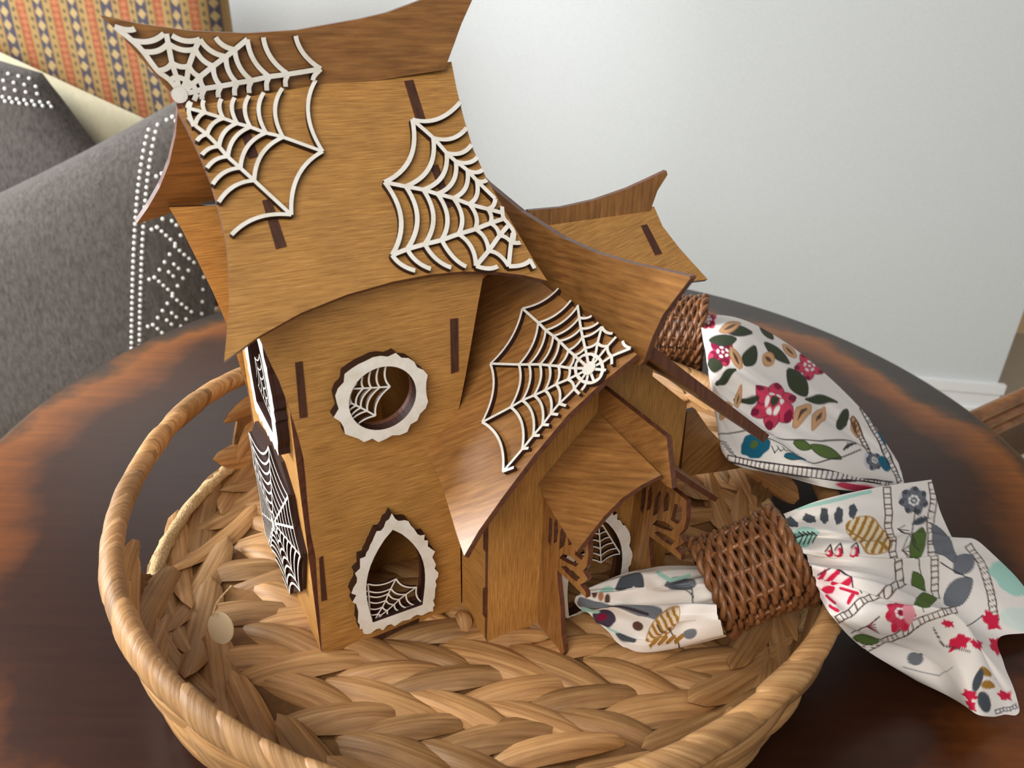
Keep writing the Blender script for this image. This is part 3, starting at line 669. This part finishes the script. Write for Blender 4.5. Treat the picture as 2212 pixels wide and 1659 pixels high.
kn = at_z([(1000, 1332)], TT+.02)[0]; share('stem_end', wall_leaves[0], Matrix.Translation(kn.tolist()) @ Matrix.Rotation(1.9, 4, 'Z') @ Matrix.Diagonal((.2, .42, .7, 1)), basket)
# pale round tag on its string inside the basket
tg_ = empty('hang_tag', at_z([(478, 1362)], TT+.024)[0]); tag(tg_, 'small pale round tag on a string inside the basket', 'tag')
c_ = at_z([(478, 1356)], TT+.034)[0]; M_TAG = plain('cream_card', srgb(226, 206, 170), .7)
ax_ = np.array([.93, -.35, 0]); ay_ = np.array([.12, .32, .94]); nz_ = np.cross(ax_, ay_)
ring_ = [c_+.0125*(math.cos(t)*ax_+math.sin(t)*ay_*1.05) for t in np.linspace(0, 2*math.pi, 24, endpoint=False)]
V = ring_+[q+nz_*.0012 for q in ring_]; mesh('card', V, [tuple(range(24)), tuple(range(47, 23, -1))]+[(i, 24+i, 24+(i+1) % 24, (i+1) % 24) for i in range(24)], M_TAG, tg_)
sp_ = np.array([at_z([p], TT+z)[0] for p, z in (((458, 1332), .048), ((470, 1300), .056), ((500, 1265), .06))]); V, Fc = tube(spline(sp_, 10), .0008, 5); mesh('string', V, Fc, M_TWINE, tg_)

# ------------------------------------------------------------------ printed cloth napkins and wicker rings
class Paint:
    def __init__(s, X, Y, base): s.X, s.Y = X, Y; s.C = np.tile(np.array(base), (len(X), 1))
    def put(s, mask, c): s.C = s.C*(1-mask[:, None])+np.array(c)*mask[:, None]
    def loc(s, cx, cy, a): dx, dy = s.X-cx, s.Y-cy; ca, sa = math.cos(a), math.sin(a); return dx*ca+dy*sa, -dx*sa+dy*ca
    def ell(s, cx, cy, rx, ry, c, a=0, rag=.0):
        x, y = s.loc(cx, cy, a); th = np.arctan2(y/ry, x/rx); d = np.hypot(x/rx, y/ry)*(1+rag*np.sin(5*th+cx)+rag*.6*np.sin(9*th))
        s.put(np.clip((1-d)*min(rx, ry)/1.6+.5, 0, 1), c)
    def leaf(s, x0, y0, x1, y1, w, c, line=None, stripes=None):
        L = math.hypot(x1-x0, y1-y0); a = math.atan2(y1-y0, x1-x0); x, y = s.loc(x0, y0, a); t = x/L
        hw = w/2*np.sin(np.pi*np.clip(t, 0, 1))**.8; ok = (t > 0) & (t < 1)
        if line: s.put(np.clip((hw+2.2-np.abs(y))/1.5+.3, 0, 1)*ok, line)
        m = np.clip((hw-np.abs(y))/1.5+.5, 0, 1)*ok; s.put(m, c)
        if stripes: s.put(m*(np.sin(x*stripes[1]) > .1), stripes[0])
    def line(s, pts, w, c):
        P = np.asarray(pts, float)
        for a, b in zip(P, P[1:]):
            d = b-a; L2 = d @ d+1e-9; t = np.clip(((s.X-a[0])*d[0]+(s.Y-a[1])*d[1])/L2, 0, 1); q = np.hypot(s.X-a[0]-t*d[0], s.Y-a[1]-t*d[1])
            s.put(np.clip((w/2-q)/1.2+.5, 0, 1), c)
    def ladder(s, pts, w, step, c):
        P = spline(pts, 40); T = np.gradient(P, axis=0); T /= np.linalg.norm(T, axis=1)[:, None]; Nn = np.c_[-T[:, 1], T[:, 0]]
        s.line(P+Nn*w/2, 2.6, c); s.line(P-Nn*w/2, 2.6, c); L = np.r_[0, np.cumsum(np.linalg.norm(np.diff(P, axis=0), axis=1))]
        for q in np.arange(0, L[-1], step):
            i = np.searchsorted(L, q); i = min(i, len(P)-1); s.line([P[i]+Nn[i]*w/2, P[i]-Nn[i]*w/2], 2.6, c)
    def flower(s, cx, cy, r, c, dark, nn=6, a0=0., cen=None):
        for k in range(nn):
            a = a0+2*math.pi*k/nn; x1, y1 = cx+r*math.cos(a), cy+r*math.sin(a)
            s.leaf(cx+3*math.cos(a), cy+3*math.sin(a), x1, y1, r*.62, c, dark)
            s.leaf(cx+.62*r*math.cos(a+.12), cy+.62*r*math.sin(a+.12), x1, y1, r*.34, dark)
        for k in range(nn):
            a = a0+.5+2*math.pi*k/nn; s.ell(cx+.3*r*math.cos(a), cy+.3*r*math.sin(a), r*.09, r*.13, (.85, .82, .8), a)
        if cen: s.ell(cx, cy, r*.16, r*.16, cen)
CLOTH = attrmat('printed_cotton', .85, .2, 900)
CW = srgb(236, 230, 224); PINK = srgb(206, 62, 92); WINE = srgb(128, 22, 58); GRN = srgb(56, 66, 46); LGRN = srgb(86, 110, 52); TAN = srgb(176, 120, 84); OCH = srgb(166, 122, 52)
TEAL = srgb(22, 98, 124); INK = srgb(58, 46, 52); GREY = srgb(112, 116, 124); DG = srgb(74, 80, 88); MINT = srgb(168, 212, 200); BRN = srgb(92, 66, 54); RED = srgb(206, 34, 70)
def cloth(name, cols, painter, parent, ns=150, nt=200, base=CW, fold=None):
    P3 = np.array([[at_z([(x, y)], TT+z)[0] for x, y, z in c] for c in cols]); PX = np.array([[(x, y) for x, y, z in c] for c in cols], float)
    def surf(Q):
        a = np.array([spline(c, ns) for c in Q]); return np.array([spline(a[:, i], nt) for i in range(ns)])
    V = surf(P3).reshape(-1, 3); U = surf(PX).reshape(-1, 2)
    if fold:
        S_, T_ = np.meshgrid(np.linspace(0, 1, ns), np.linspace(0, 1, nt), indexing='ij'); ph = fold[0]*2*math.pi*(T_+.05*np.sin(6*S_+9*T_))
        V[:, 2] += (fold[1]*(np.abs(np.sin(ph))**.7*np.sign(np.sin(ph))+.4*np.sin(2.3*ph+3*S_))*(.25+.75*np.sin(math.pi*np.clip(S_*.9+.08, 0, 1)))*np.sin(math.pi*np.clip(T_, 0, 1))**.5).ravel()
    V[:, 2] = np.maximum(V[:, 2], TT+.0015)
    pt_ = Paint(U[:, 0], U[:, 1], base); painter(pt_)
    return mesh(name, V, grid_faces(ns, nt), CLOTH, parent, smooth=True, col=np.clip(pt_.C, 0, 1))
def paint_fan1(p):
    p.line([(1725, 1098), (1790, 1085), (1880, 1062)], 9, MINT)
    for x, y, a in ((1712, 1128, .5), (1750, 1118, .2), (1782, 1112, 1.4), (1812, 1113, 1.5), (1841, 1106, 1.6)): p.ell(x, y, 15, 9, DG, a, .08)
    p.leaf(1700, 1168, 1772, 1150, 40, MINT, None); p.line([(1712, 1165), (1760, 1153)], 3, INK)
    for k in range(4): p.line([(1725+k*10, 1150), (1735+k*10, 1160), (1727+k*10, 1172)], 3, INK)
    p.leaf(1828, 1128, 1925, 1182, 66, srgb(230, 214, 182), OCH, (OCH, .42))
    p.line([(1830, 1135), (1870, 1172), (1915, 1184)], 4, OCH)
    for x in (1795, 1815, 1847): p.ell(x, 1193, 9, 8, RED); p.ell(x-3, 1190, 4, 3, CW); p.line([(x-9, 1186), (x, 1181), (x+9, 1190)], 2.4, INK)
    # red striped paisley
    p.ell(1808, 1262, 52, 34, srgb(240, 226, 224), .6); p.ell(1798, 1285, 34, 26, srgb(240, 226, 224), .6)
    for k, (x0, y0, x1, y1) in enumerate(((1770, 1250, 1782, 1238), (1784, 1254, 1812, 1240), (1800, 1264, 1838, 1254), (1818, 1276, 1852, 1286), (1836, 1300, 1842, 1292), (1780, 1272, 1800, 1276), (1788, 1288, 1806, 1300), (1795, 1312, 1812, 1318))): p.line([(x0, y0), (x1, y1)], 9, RED)
    p.line([(1768, 1240), (1800, 1232), (1840, 1250), (1862, 1285)], 2.5, INK)
    for pts in ([(1916, 1052), (1918, 1100), (1922, 1150), (1932, 1205), (1946, 1256)], [(2012, 1042), (2016, 1080), (2008, 1130), (2014, 1190), (2024, 1290)], [(1808, 1340), (1850, 1312), (1900, 1284), (1950, 1260)], [(1868, 1402), (1930, 1372), (1990, 1344), (2068, 1312)], [(2090, 1175), (2120, 1230), (2140, 1290), (2150, 1340)]): p.ladder(pts, 15, 12, BRN)
    p.ell(1970, 1080, 30, 28, srgb(214, 210, 220)); p.flower(1972, 1082, 32, GREY, DG, 7, .3); p.line([(1975, 1100), (1968, 1160), (1985, 1230), (2000, 1270)], 2.6, INK)
    p.leaf(1975, 1215, 1990, 1135, 30, LGRN, GRN); p.leaf(1970, 1235, 1998, 1275, 24, LGRN, GRN); p.leaf(1968, 1128, 2005, 1116, 14, DG)
    for k in range(5): p.line([(1940, 1140), (1955+8*k, 1130+14*k)], 2, INK); p.line([(1950, 1185), (1960+4*k, 1165+12*k)], 2, BRN)
    p.leaf(2012, 1130, 2060, 1220, 34, GREY, DG); p.leaf(2060, 1240, 2098, 1200, 40, GREY, DG); p.leaf(2042, 1305, 2098, 1250, 46, GREY, DG); p.line([(2030, 1220), (2060, 1235), (2090, 1250)], 2.4, INK)
    p.ell(2190, 1250, 60, 34, MINT, .5, .06); p.ell(2205, 1340, 46, 24, srgb(214, 228, 220), .3)
    p.flower(1940, 1330, 34, PINK, RED, 7, .2, WINE); p.ell(1958, 1328, 14, 24, srgb(226, 150, 160)); p.leaf(1972, 1306, 2024, 1292, 30, LGRN, GRN); p.line([(1988, 1310), (1992, 1326)], 2, INK)
    p.line([(1838, 1368), (1865, 1350), (1895, 1336)], 2.6, INK)
    for k in range(6): p.line([(1872, 1348), (1886+2*k, 1340+5*k)], 2, WINE)
    p.leaf(1842, 1376, 1898, 1388, 18, LGRN, GRN)
    p.ell(1977, 1425, 18, 13, GREY, .2); p.ell(1990, 1415, 5, 5, GREY); p.line([(1950, 1440), (1990, 1452), (2030, 1462), (2060, 1440)], 3, srgb(168, 172, 174))
    for x, y, r, a in ((2045, 1352, 14, .2), (2072, 1390, 22, -.3), (2108, 1392, 14, .5), (2142, 1338, 22, .9), (2152, 1395, 20, 1.2), (2096, 1500, 16, .3), (2098, 1522, 14, 1), (2170, 1500, 16, .2)): p.ell(x, y, r, r*.62, RED, a, .16)
    p.line([(2012, 1362), (2040, 1392), (2095, 1412)], 2.4, INK); p.line([(2090, 1350), (2125, 1325)], 2.4, INK)
    p.ell(2128, 1452, 15, 10, OCH, .3); p.ell(2134, 1480, 15, 9, OCH, .1); p.ell(2112, 1470, 9, 24, DG, .3); p.ell(2126, 1515, 13, 24, DG, -.3)
    p.ladder([(2150, 1538), (2175, 1532), (2200, 1522)], 8, 8, GREY)
def paint_bunch(p):
    p.ell(1352, 1258, 26, 11, DG, -.5); p.ell(1378, 1252, 16, 10, DG, .5); p.ell(1312, 1272, 16, 9, MINT, -.3)
    p.ell(1470, 1262, 34, 20, GREY, .1)
    for k in range(7): p.line([(1440, 1268), (1480+3*k, 1246+7*k)], 2.4, DG)
    p.line([(1420, 1240), (1450, 1248), (1490, 1240)], 6, MINT)
    p.line([(1255, 1300), (1320, 1310), (1380, 1325), (1425, 1330)], 16, GREY); p.line([(1270, 1310), (1330, 1318), (1400, 1330)], 4, INK)
    p.ell(1305, 1336, 26, 14, srgb(70, 58, 76), .3); p.ell(1300, 1336, 11, 6, WINE); p.ell(1275, 1318, 22, 7, MINT, .4); p.ell(1352, 1378, 24, 11, DG, .4); p.ell(1325, 1362, 16, 5, MINT, .4); p.ell(1378, 1352, 12, 8, BRN)
    for k in range(4): p.ell(1270+14*k, 1285+3*k, 6, 5, (TAN, BRN)[k % 2])
    p.leaf(1395, 1390, 1468, 1318, 44, srgb(232, 214, 188), OCH, (OCH, .5)); p.line([(1420, 1345), (1455, 1378), (1470, 1395)], 3, INK)
    for k in range(4): p.line([(1405+18*k, 1398-3*k), (1420+18*k, 1385-3*k)], 8, OCH)
    p.ell(1490, 1370, 16, 8, GREY, -.3); p.line([(1492, 1270), (1500, 1300)], 3, DG)
def paint_fan2(p):
    p.flower(1672, 872, 52, PINK, WINE, 6, -.35, GRN)
    p.flower(1748, 792, 34, PINK, WINE, 5, .4); p.flower(1562, 762, 36, WINE, PINK, 5, .2); p.flower(1530, 690, 20, WINE, PINK, 5, .8)
    for x0, y0, x1, y1, w in ((1532, 738, 1592, 728, 26), (1610, 790, 1630, 745, 30), (1560, 705, 1625, 722, 16), (1650, 742, 1705, 790, 20), (1700, 800, 1745, 850, 28), (1585, 860, 1640, 862, 10), (1740, 855, 1810, 872, 10), (1640, 700, 1670, 735, 16), (1545, 830, 1590, 800, 14), (1810, 930, 1830, 885, 20), (1530, 780, 1560, 800, 18)): p.leaf(x0, y0, x1, y1, w, GRN, INK)
    for x0, y0, x1, y1, w in ((1715, 920, 1752, 868, 28), (1755, 930, 1782, 875, 26), (1580, 745, 1600, 800, 22), (1556, 905, 1580, 872, 18), (1555, 712, 1600, 700, 16), (1648, 765, 1672, 785, 20), (1600, 835, 1590, 880, 12), (1690, 745, 1720, 775, 16), (1840, 900, 1855, 945, 14)): p.leaf(x0, y0, x1, y1, w, srgb(206, 160, 118), TAN); p.leaf(x0*.8+x1*.2, y0*.8+y1*.2, x1*.8+x0*.2, y1*.8+y0*.2, w*.3, BRN)
    p.line([(1548, 935), (1620, 936), (1680, 941), (1760, 948), (1850, 960), (1880, 968)], 2.6, INK)
    p.ell(1631, 966, 31, 24, TEAL, 0, .05); p.ell(1628, 964, 8, 7, LGRN); p.leaf(1692, 992, 1745, 990, 18, TEAL, GRN)
    p.leaf(1715, 948, 1755, 965, 16, LGRN, GRN); p.leaf(1752, 958, 1818, 988, 22, LGRN, GRN)
    p.line([(1655, 955), (1690, 965), (1720, 985), (1760, 996), (1810, 986), (1858, 976)], 2.6, INK)
    for k in range(5): p.line([(1665+12*k, 972), (1672+12*k, 985-2*k), (1680+12*k, 978)], 2, INK); p.line([(1822, 972), (1830+5*k, 962)], 2.6, INK); p.line([(1555+5*k, 950+6*k), (1570+5*k, 955+7*k)], 2, INK)
    p.ell(1885, 995, 22, 20, srgb(206, 204, 214)); p.flower(1888, 996, 20, GREY, DG, 6); p.ell(1910, 1002, 12, 20, TEAL, -.4)
    p.ladder([(1572, 986), (1640, 1002), (1720, 1016), (1800, 1028), (1870, 1036), (1925, 1046)], 11, 10, INK)
    p.ladder([(1862, 880), (1885, 925), (1905, 960), (1930, 1010), (1942, 1042)], 10, 9, INK); p.ladder([(1840, 905), (1865, 950), (1878, 980)], 9, 9, BRN)
    p.ell(1850, 1052, 46, 9, PINK, .1)
    p.leaf(1895, 920, 1915, 965, 10, TEAL)
nap1 = empty('napkin', at_z([(1800, 1340)], TT)[0]); tag(nap1, 'floral cotton napkin draped over the basket rim in the lower wicker ring', 'napkin', 'printed cotton napkins')
fan1 = [[(1692, 1110, .125), (1780, 1078, .14), (1900, 1052, .115), (2012, 1036, .07)], [(1700, 1125, .128), (1800, 1105, .132), (1915, 1090, .112), (2030, 1100, .065)], [(1712, 1150, .13), (1810, 1140, .138), (1930, 1130, .1), (2066, 1172, .03)],
        [(1720, 1165, .122), (1830, 1165, .13), (1960, 1160, .085), (2098, 1162, .035)], [(1728, 1180, .13), (1840, 1185, .138), (1990, 1190, .09), (2140, 1190, .03)], [(1736, 1195, .128), (1860, 1205, .13), (2020, 1230, .07), (2215, 1275, .015)],
        [(1742, 1205, .12), (1870, 1222, .124), (2030, 1275, .055), (2240, 1360, .01)], [(1748, 1215, .132), (1880, 1248, .132), (2010, 1305, .06), (2160, 1375, .02)], [(1752, 1225, .137), (1890, 1270, .136), (2040, 1330, .085), (2170, 1440, .03)],
        [(1757, 1240, .13), (1880, 1290, .132), (2060, 1345, .08), (2203, 1532, .012)], [(1762, 1255, .124), (1870, 1310, .13), (2075, 1335, .10), (2165, 1546, .012)], [(1766, 1268, .125), (1850, 1330, .13), (2040, 1380, .08), (2112, 1542, .03)],
        [(1770, 1280, .124), (1830, 1342, .126), (1970, 1402, .06), (2050, 1505, .02)], [(1772, 1292, .118), (1800, 1335, .126), (1862, 1398, .07), (1975, 1468, .02)]]
cloth('fan', fan1, paint_fan1, nap1, 240, 260, fold=(5.5, .0032))
bunch = [[(1524, 1222, .075), (1440, 1222, .075), (1400, 1228, .065), (1345, 1240, .055), (1275, 1268, .04)], [(1529, 1240, .085), (1440, 1250, .086), (1380, 1245, .07), (1320, 1260, .055), (1255, 1280, .04)], [(1534, 1262, .09), (1445, 1270, .083), (1390, 1275, .063), (1320, 1290, .05), (1242, 1295, .035)],
         [(1539, 1285, .086), (1450, 1300, .066), (1380, 1308, .048), (1310, 1310, .045), (1245, 1305, .03)], [(1546, 1310, .09), (1470, 1320, .085), (1420, 1340, .06), (1350, 1340, .036), (1275, 1330, .025)], [(1554, 1340, .085), (1480, 1350, .073), (1430, 1372, .046), (1370, 1372, .034), (1295, 1348, .022)],
         [(1564, 1368, .07), (1490, 1382, .06), (1440, 1395, .035), (1380, 1402, .025), (1340, 1392, .02)], [(1569, 1375, .055), (1500, 1392, .04), (1450, 1400, .024), (1400, 1408, .018), (1360, 1402, .018)]]
cloth('gathered_end', bunch, paint_bunch, nap1, 150, 170, fold=(4.2, .0042))
nap2 = empty('napkin', at_z([(1700, 900)], TT)[0]); tag(nap2, 'floral cotton napkin with pink flowers draped behind the house, upper wicker ring', 'napkin', 'printed cotton napkins')
fan2 = [[(1506, 676, .13), (1600, 689, .13), (1690, 735, .1), (1780, 805, .06), (1870, 895, .03), (1932, 985, .015)], [(1512, 690, .15), (1590, 715, .155), (1680, 768, .125), (1770, 845, .085), (1860, 928, .05), (1945, 1012, .02)], [(1516, 720, .15), (1590, 760, .158), (1670, 815, .14), (1750, 880, .105), (1840, 950, .065), (1952, 1040, .02)],
        [(1522, 755, .142), (1575, 800, .15), (1650, 865, .14), (1730, 925, .128), (1810, 975, .105), (1948, 1048, .025)], [(1528, 785, .13), (1560, 840, .142), (1620, 905, .14), (1700, 960, .135), (1790, 1000, .12), (1930, 1050, .03)], [(1530, 800, .12), (1545, 870, .13), (1590, 945, .135), (1680, 990, .135), (1780, 1020, .128), (1915, 1053, .035)],
        [(1532, 810, .11), (1550, 900, .12), (1570, 985, .13), (1680, 1012, .132), (1790, 1034, .126), (1900, 1056, .06)], [(1536, 818, .10), (1580, 920, .1), (1620, 1005, .115), (1700, 1030, .118), (1800, 1056, .118), (1890, 1062, .055)]]
cloth('fan', fan2, paint_fan2, nap2, 260, 200, fold=(3.3, .0036))
WICK = fibre('brown_wicker', [(.3, srgb(92, 56, 32)), (.55, srgb(138, 90, 54)), (.8, srgb(176, 124, 80))], (60, 60, 60), .4, .5, 'Object', vary=.3, blotch_amt=.3, bump=.1)
def wicker_ring(center, axis, R, L, label, hoops=15, stakes=11, spin=0.0):
    ax = np.array(axis, float); ax /= np.linalg.norm(ax); a = np.cross(ax, [0, 0, 1.0]); a /= np.linalg.norm(a); b = np.cross(a, ax)
    root = empty('napkin_ring', np.asarray(center)-np.array([0, 0, R])); tag(root, label, 'napkin ring', 'wicker napkin rings')
    c = np.asarray(center)
    for i in range(hoops):
        x = -L/2+L*(i+.5)/hoops; rr = R*(1-.05*math.cos(math.pi*x/L)**2); P = []
        for k in range(66):
            t = 2*math.pi*k/66; r = rr+.0015*math.cos(stakes*t+math.pi*i+spin); sh = x+.0012*math.sin(t*stakes+math.pi*i+spin)
            P.append(c+ax*sh+r*(math.cos(t)*a+math.sin(t)*b))
        V, Fc = tube(P, .0025, 6, True); mesh('hoop', V, Fc, WICK, root, smooth=True)
    for k in range(stakes):
        t = 2*math.pi*(k+.5)/stakes-spin/stakes
        V, Fc = tube([c+ax*(s*L/2)+R*.96*(math.cos(t)*a+math.sin(t)*b) for s in (-1, -.3, .3, 1)], .0022, 6); mesh('stake', V, Fc, WICK, root, smooth=True)
    for s in (-1, 1):
        for ph in (0, math.pi):
            P = [c+ax*(s*L/2+.0026*math.sin(9*t+ph))+(R*1.01+.0026*math.cos(9*t+ph))*(math.cos(t)*a+math.sin(t)*b) for t in np.linspace(0, 2*math.pi, 110, endpoint=False)]
            V, Fc = tube(P, .0026, 6, True); mesh('rim_twist', V, Fc, WICK, root, smooth=True)
    return root
c1 = at_z([(1622, 1232)], TT+.088)[0]
v1 = rays([(1622, 1232)])[0]; a1 = .925*RT+.378*UP; a1 = a1-v1*(a1 @ v1)/(v1 @ v1)
wicker_ring(c1, a1+.06*v1, .0375, .066, 'brown wicker ring gathering the napkin beside the house porch')
c2 = at_z([(1452, 715)], TT+.125)[0]
wicker_ring(c2, (.95, -.25, .05), .043, .07, 'brown wicker ring half hidden behind the wing roof', spin=.8)

# ------------------------------------------------------------------ seating behind the table
YB = 2.1
M_UPH = attrmat('striped_ikat_upholstery', .9, .15, 500)
xr = at_y([(488, 60)], YB)[0][0]; wB = .8; x0 = xr-wB
chair = empty('armchair', (xr-wB/2, YB+.05, 0)); tag(chair, 'upholstered armchair in orange, tan and navy striped fabric', 'armchair')
def stripes(X, Zc):
    C = np.tile(np.array(srgb(158, 130, 84)), (len(X), 1)); per = .083; u = (X % per)/per; z = Zc/.030
    dia = np.abs((z % 1)-.5)*2
    def band(c0, w): return np.abs(((u-c0+.5) % 1)-.5) < w/2
    def dd(c0): return np.abs(((u-c0+.5) % 1)-.5)
    m = band(.12, .25); C[m] = srgb(146, 82, 58); m = (dd(.12)*4+np.abs(dia-.5) < .45); C[m] = srgb(168, 110, 76)
    m = band(.62, .30); C[m] = srgb(76, 72, 82); m = (dd(.62)*7+dia < .85); C[m] = srgb(176, 150, 104)
    for c0 in (.36, .88):
        m = (dd(c0)*9+np.abs(((z*1.5) % 1)-.5)*1.6 < .55); C[m] = srgb(98, 86, 66)
    for c0 in (.265, .975, .455, .785):
        m = band(c0, .025); C[m] = srgb(150, 116, 70)
    return C
def soft_slab(name, w, h, d, nu, nv, place, mat, parent, colfn=None, rad=.5):
    U, Vv = np.meshgrid(np.linspace(-1, 1, nu), np.linspace(-1, 1, nv), indexing='ij'); U, Vv = U.ravel(), Vv.ravel(); P = []
    prof = (np.clip(1-np.abs(U)**6, 0, 1)*np.clip(1-np.abs(Vv)**6, 0, 1))**rad
    Vt = np.array([place(u*w/2, v*h/2, d/2*p) for u, v, p in zip(U, Vv, prof)]); Vb = np.array([place(u*w/2, v*h/2, -d/2*p) for u, v, p in zip(U, Vv, prof)])
    V = np.vstack([Vt, Vb]); Fc = [f[::-1] for f in grid_faces(nu, nv)]+grid_faces(nu, nv, off=nu*nv)
    col = None
    if colfn is not None: c = colfn(U*w/2, Vv*h/2); col = np.vstack([c, c])
    return mesh(name, V, Fc, mat, parent, smooth=True, col=col)
soft_slab('back', wB, 1.0, .16, 240, 240, lambda x, y, d: (x0+wB/2+x, YB-d+.03, .86+y), M_UPH, chair, stripes, .35)
soft_slab('seat', wB, .5, .2, 90, 90, lambda x, y, d: (x0+wB/2+x, YB-.32+y, .24+d), M_UPH, chair, stripes, .3)
for s in (-1, 1):
    soft_slab('arm', .5, .26, .12, 80, 60, lambda x, y, d: (x0+wB/2+s*(wB/2+.02)+d, YB-.3+x, .36+y), M_UPH, chair, stripes, .3)
for sx in (.05, wB-.05):
    for sy in (-.5, -.06):
        V, Fc = tube([(x0+sx, YB+sy, .2), (x0+sx, YB+sy, 0)], [.028, .018], 8); mesh('leg', V, Fc, M_DARKW, chair)
def fabric_mat(name, c1, c2, s):
    m, t, b = newmat(name, .95, .1); tc = N(t, 'ShaderNodeTexCoord'); L = t.links.new; b.inputs['Sheen Weight'].default_value = .2
    a = N(t, 'ShaderNodeTexNoise'); a.inputs['Scale'].default_value = s; a.inputs['Detail'].default_value = 5; a.inputs['Roughness'].default_value = .8
    mp = N(t, 'ShaderNodeMapping'); mp.inputs['Scale'].default_value = (1, 1, .35); L(tc.outputs['Object'], mp.inputs[0]); L(mp.outputs[0], a.inputs['Vector'])
    r = ramp(t, [(.32, c1), (.68, c2)]); L(a.outputs['Fac'], r.inputs[0]); L(r.outputs[0], b.inputs['Base Color'])
    bp = N(t, 'ShaderNodeBump'); bp.inputs['Strength'].default_value = .4; bp.inputs['Distance'].default_value = .002; L(a.outputs['Fac'], bp.inputs['Height']); L(bp.outputs[0], b.inputs['Normal'])
    return m
M_GREYF = fabric_mat('heathered_grey_linen', srgb(58, 53, 50), srgb(100, 93, 88), 140)
M_CREAM = fabric_mat('cream_cotton', srgb(214, 204, 172), srgb(228, 220, 190), 60)
M_BEAD = plain('white_embroidery', srgb(236, 236, 230), .7, .2)
def pillow(name, cpx, y, th, mat, label, dots=None, group=None, pinch=.08):
    Q = [at_y([p], yy)[0] for p, yy in zip(cpx, y)]             # TL TR BR BL
    nu = 40; V = []; nr = np.cross(Q[1]-Q[0], Q[0]-Q[3]); nr /= np.linalg.norm(nr)
    if nr[1] > 0: nr = -nr
    def pt(a, b, s=1, lift=0):
        u, v = 2*a-1, 2*b-1; u2 = u*(1-pinch*(1-v*v)); v2 = v*(1-pinch*(1-u*u)); A_, B_ = (u2+1)/2, (v2+1)/2
        base = Q[0]*(1-A_)*(1-B_)+Q[1]*A_*(1-B_)+Q[2]*A_*B_+Q[3]*(1-A_)*B_
        return base+nr*s*(th/2*((1-u**4)*(1-v**4))**.55+lift)
    for s in (1, -1):
        for i in range(nu):
            for j in range(nu): V.append(pt(i/(nu-1), j/(nu-1), s))
    V = np.array(V); root = empty(name, (V[:, 0].mean(), V[:, 1].mean(), V[:, 2].min())); tag(root, label, 'pillow', group)
    mesh('cover', V, grid_faces(nu, nu)+[f[::-1] for f in grid_faces(nu, nu, off=nu*nu)], mat, root, smooth=True)
    if dots:
        parts = []
        bv, bf = lathe([(0, .0024), (.003, .0016), (.0042, 0)], (0, 0), 7)
        for a, b in dots:
            p = pt(a, b, 1, .0004); q = np.cross(nr, [0, 0, 1.]); q /= np.linalg.norm(q); w_ = np.cross(q, nr)
            parts.append((p+bv[:, :1]*q+bv[:, 1:2]*w_+bv[:, 2:3]*nr, bf))
        V, Fc = join(parts); tag(mesh('embroidery', V, Fc, M_BEAD, root, smooth=True), kind='stuff')
    return root
dots = []
for k in range(54):
    b = .05+k*.0175; dots += [(.775, b), (.80, b)]
    if k % 8 == 0: dots += [(.825, b), (.84, b)]
    if k % 8 == 0:
        for i in range(-4, 5):
            for j in range(-4, 5):
                if abs(i)+abs(j) in (4, 1) and (i+j) % 2 == (0 if abs(i)+abs(j) == 4 else 1): dots.append((.895+i*.0135, b+j*.0165))
    dots += [(.975, b)] if k % 2 else []
dots = [(a, b) for a, b in dots if .02 < b < .98]
pillow('throw_pillow', [(-200, 505), (520, 132), (460, 920), (-150, 1050)], (1.64, 1.68, 1.6, 1.56), .17, M_GREYF, 'grey linen pillow with white dotted band beside the house', dots, 'grey pillows', .05)
d2 = []
for k in range(16):
    d2 += [(.96-k*.028, .215), (.96-k*.028, .24)]
    for j in range(3): d2.append((.94-k*.04+.01*(j % 2), .06+.05*j))
pillow('throw_pillow', [(-430, -10), (92, 158), (330, 455), (-190, 560)], (1.87, 1.87, 1.83, 1.83), .13, M_GREYF, 'grey linen pillow at the left edge with dotted corner', d2, 'grey pillows', .03)
pillow('throw_pillow', [(-220, 5), (312, 256), (400, 640), (-200, 520)], (2.0, 2.0, 1.95, 1.95), .08, M_CREAM, 'plain cream pillow between the two grey pillows', None, None, .015)

# wooden chair drawn up at the right of the table
p_ = at_z([(2140, 885)], .6)[0]
wch = empty('wooden_chair', (p_[0]+.2, p_[1]+.1, 0)); tag(wch, 'carved brown wooden chair behind the right edge of the table', 'chair')
M_CHW = fibre('honey_chair_wood', [(.3, srgb(112, 70, 38)), (.7, srgb(172, 118, 70))], (5, 60, 60), .35, .5, 'Object', vary=.1)
ca = math.radians(33); cd = np.array([math.cos(ca), math.sin(ca), 0]); cn = np.array([-math.sin(ca), math.cos(ca), 0]); c0_ = np.array([*p_[:2], 0])
for k, (dz, r) in enumerate(((0, .013), (-.028, .012), (-.054, .011))):
    V, Fc = tube(spline([c0_+cd*s+cn*(.0-.05*s*s)+np.array([0, 0, .6+dz]) for s in (-.22, 0, .2, .45)], 14), r, 10); mesh('arm_moulding', V, Fc, M_CHW, wch, smooth=True)
V, Fc = box((0, 0, 0), (.7, .03, .1)); V = np.array([c0_+cd*(q[0]+.12)+cn*(q[1]+.02)+np.array([0, 0, .48+q[2]]) for q in V]); mesh('side_rail', V, Fc, M_DARKW, wch)
V, Fc = box((0, 0, 0), (.62, .5, .06)); V = np.array([c0_+cd*(q[0]+.2)-cn*(q[1]+.3)+np.array([0, 0, .4+q[2]]) for q in V]); mesh('seat', V, Fc, M_CREAM, wch)
for sx in (-.2, .42):
    for sy in (.02, -.54):
        q = c0_+cd*sx+cn*sy; V, Fc = tube([(q[0], q[1], .53), (q[0], q[1], 0)], [.024, .018], 8); mesh('leg', V, Fc, M_DARKW, wch)
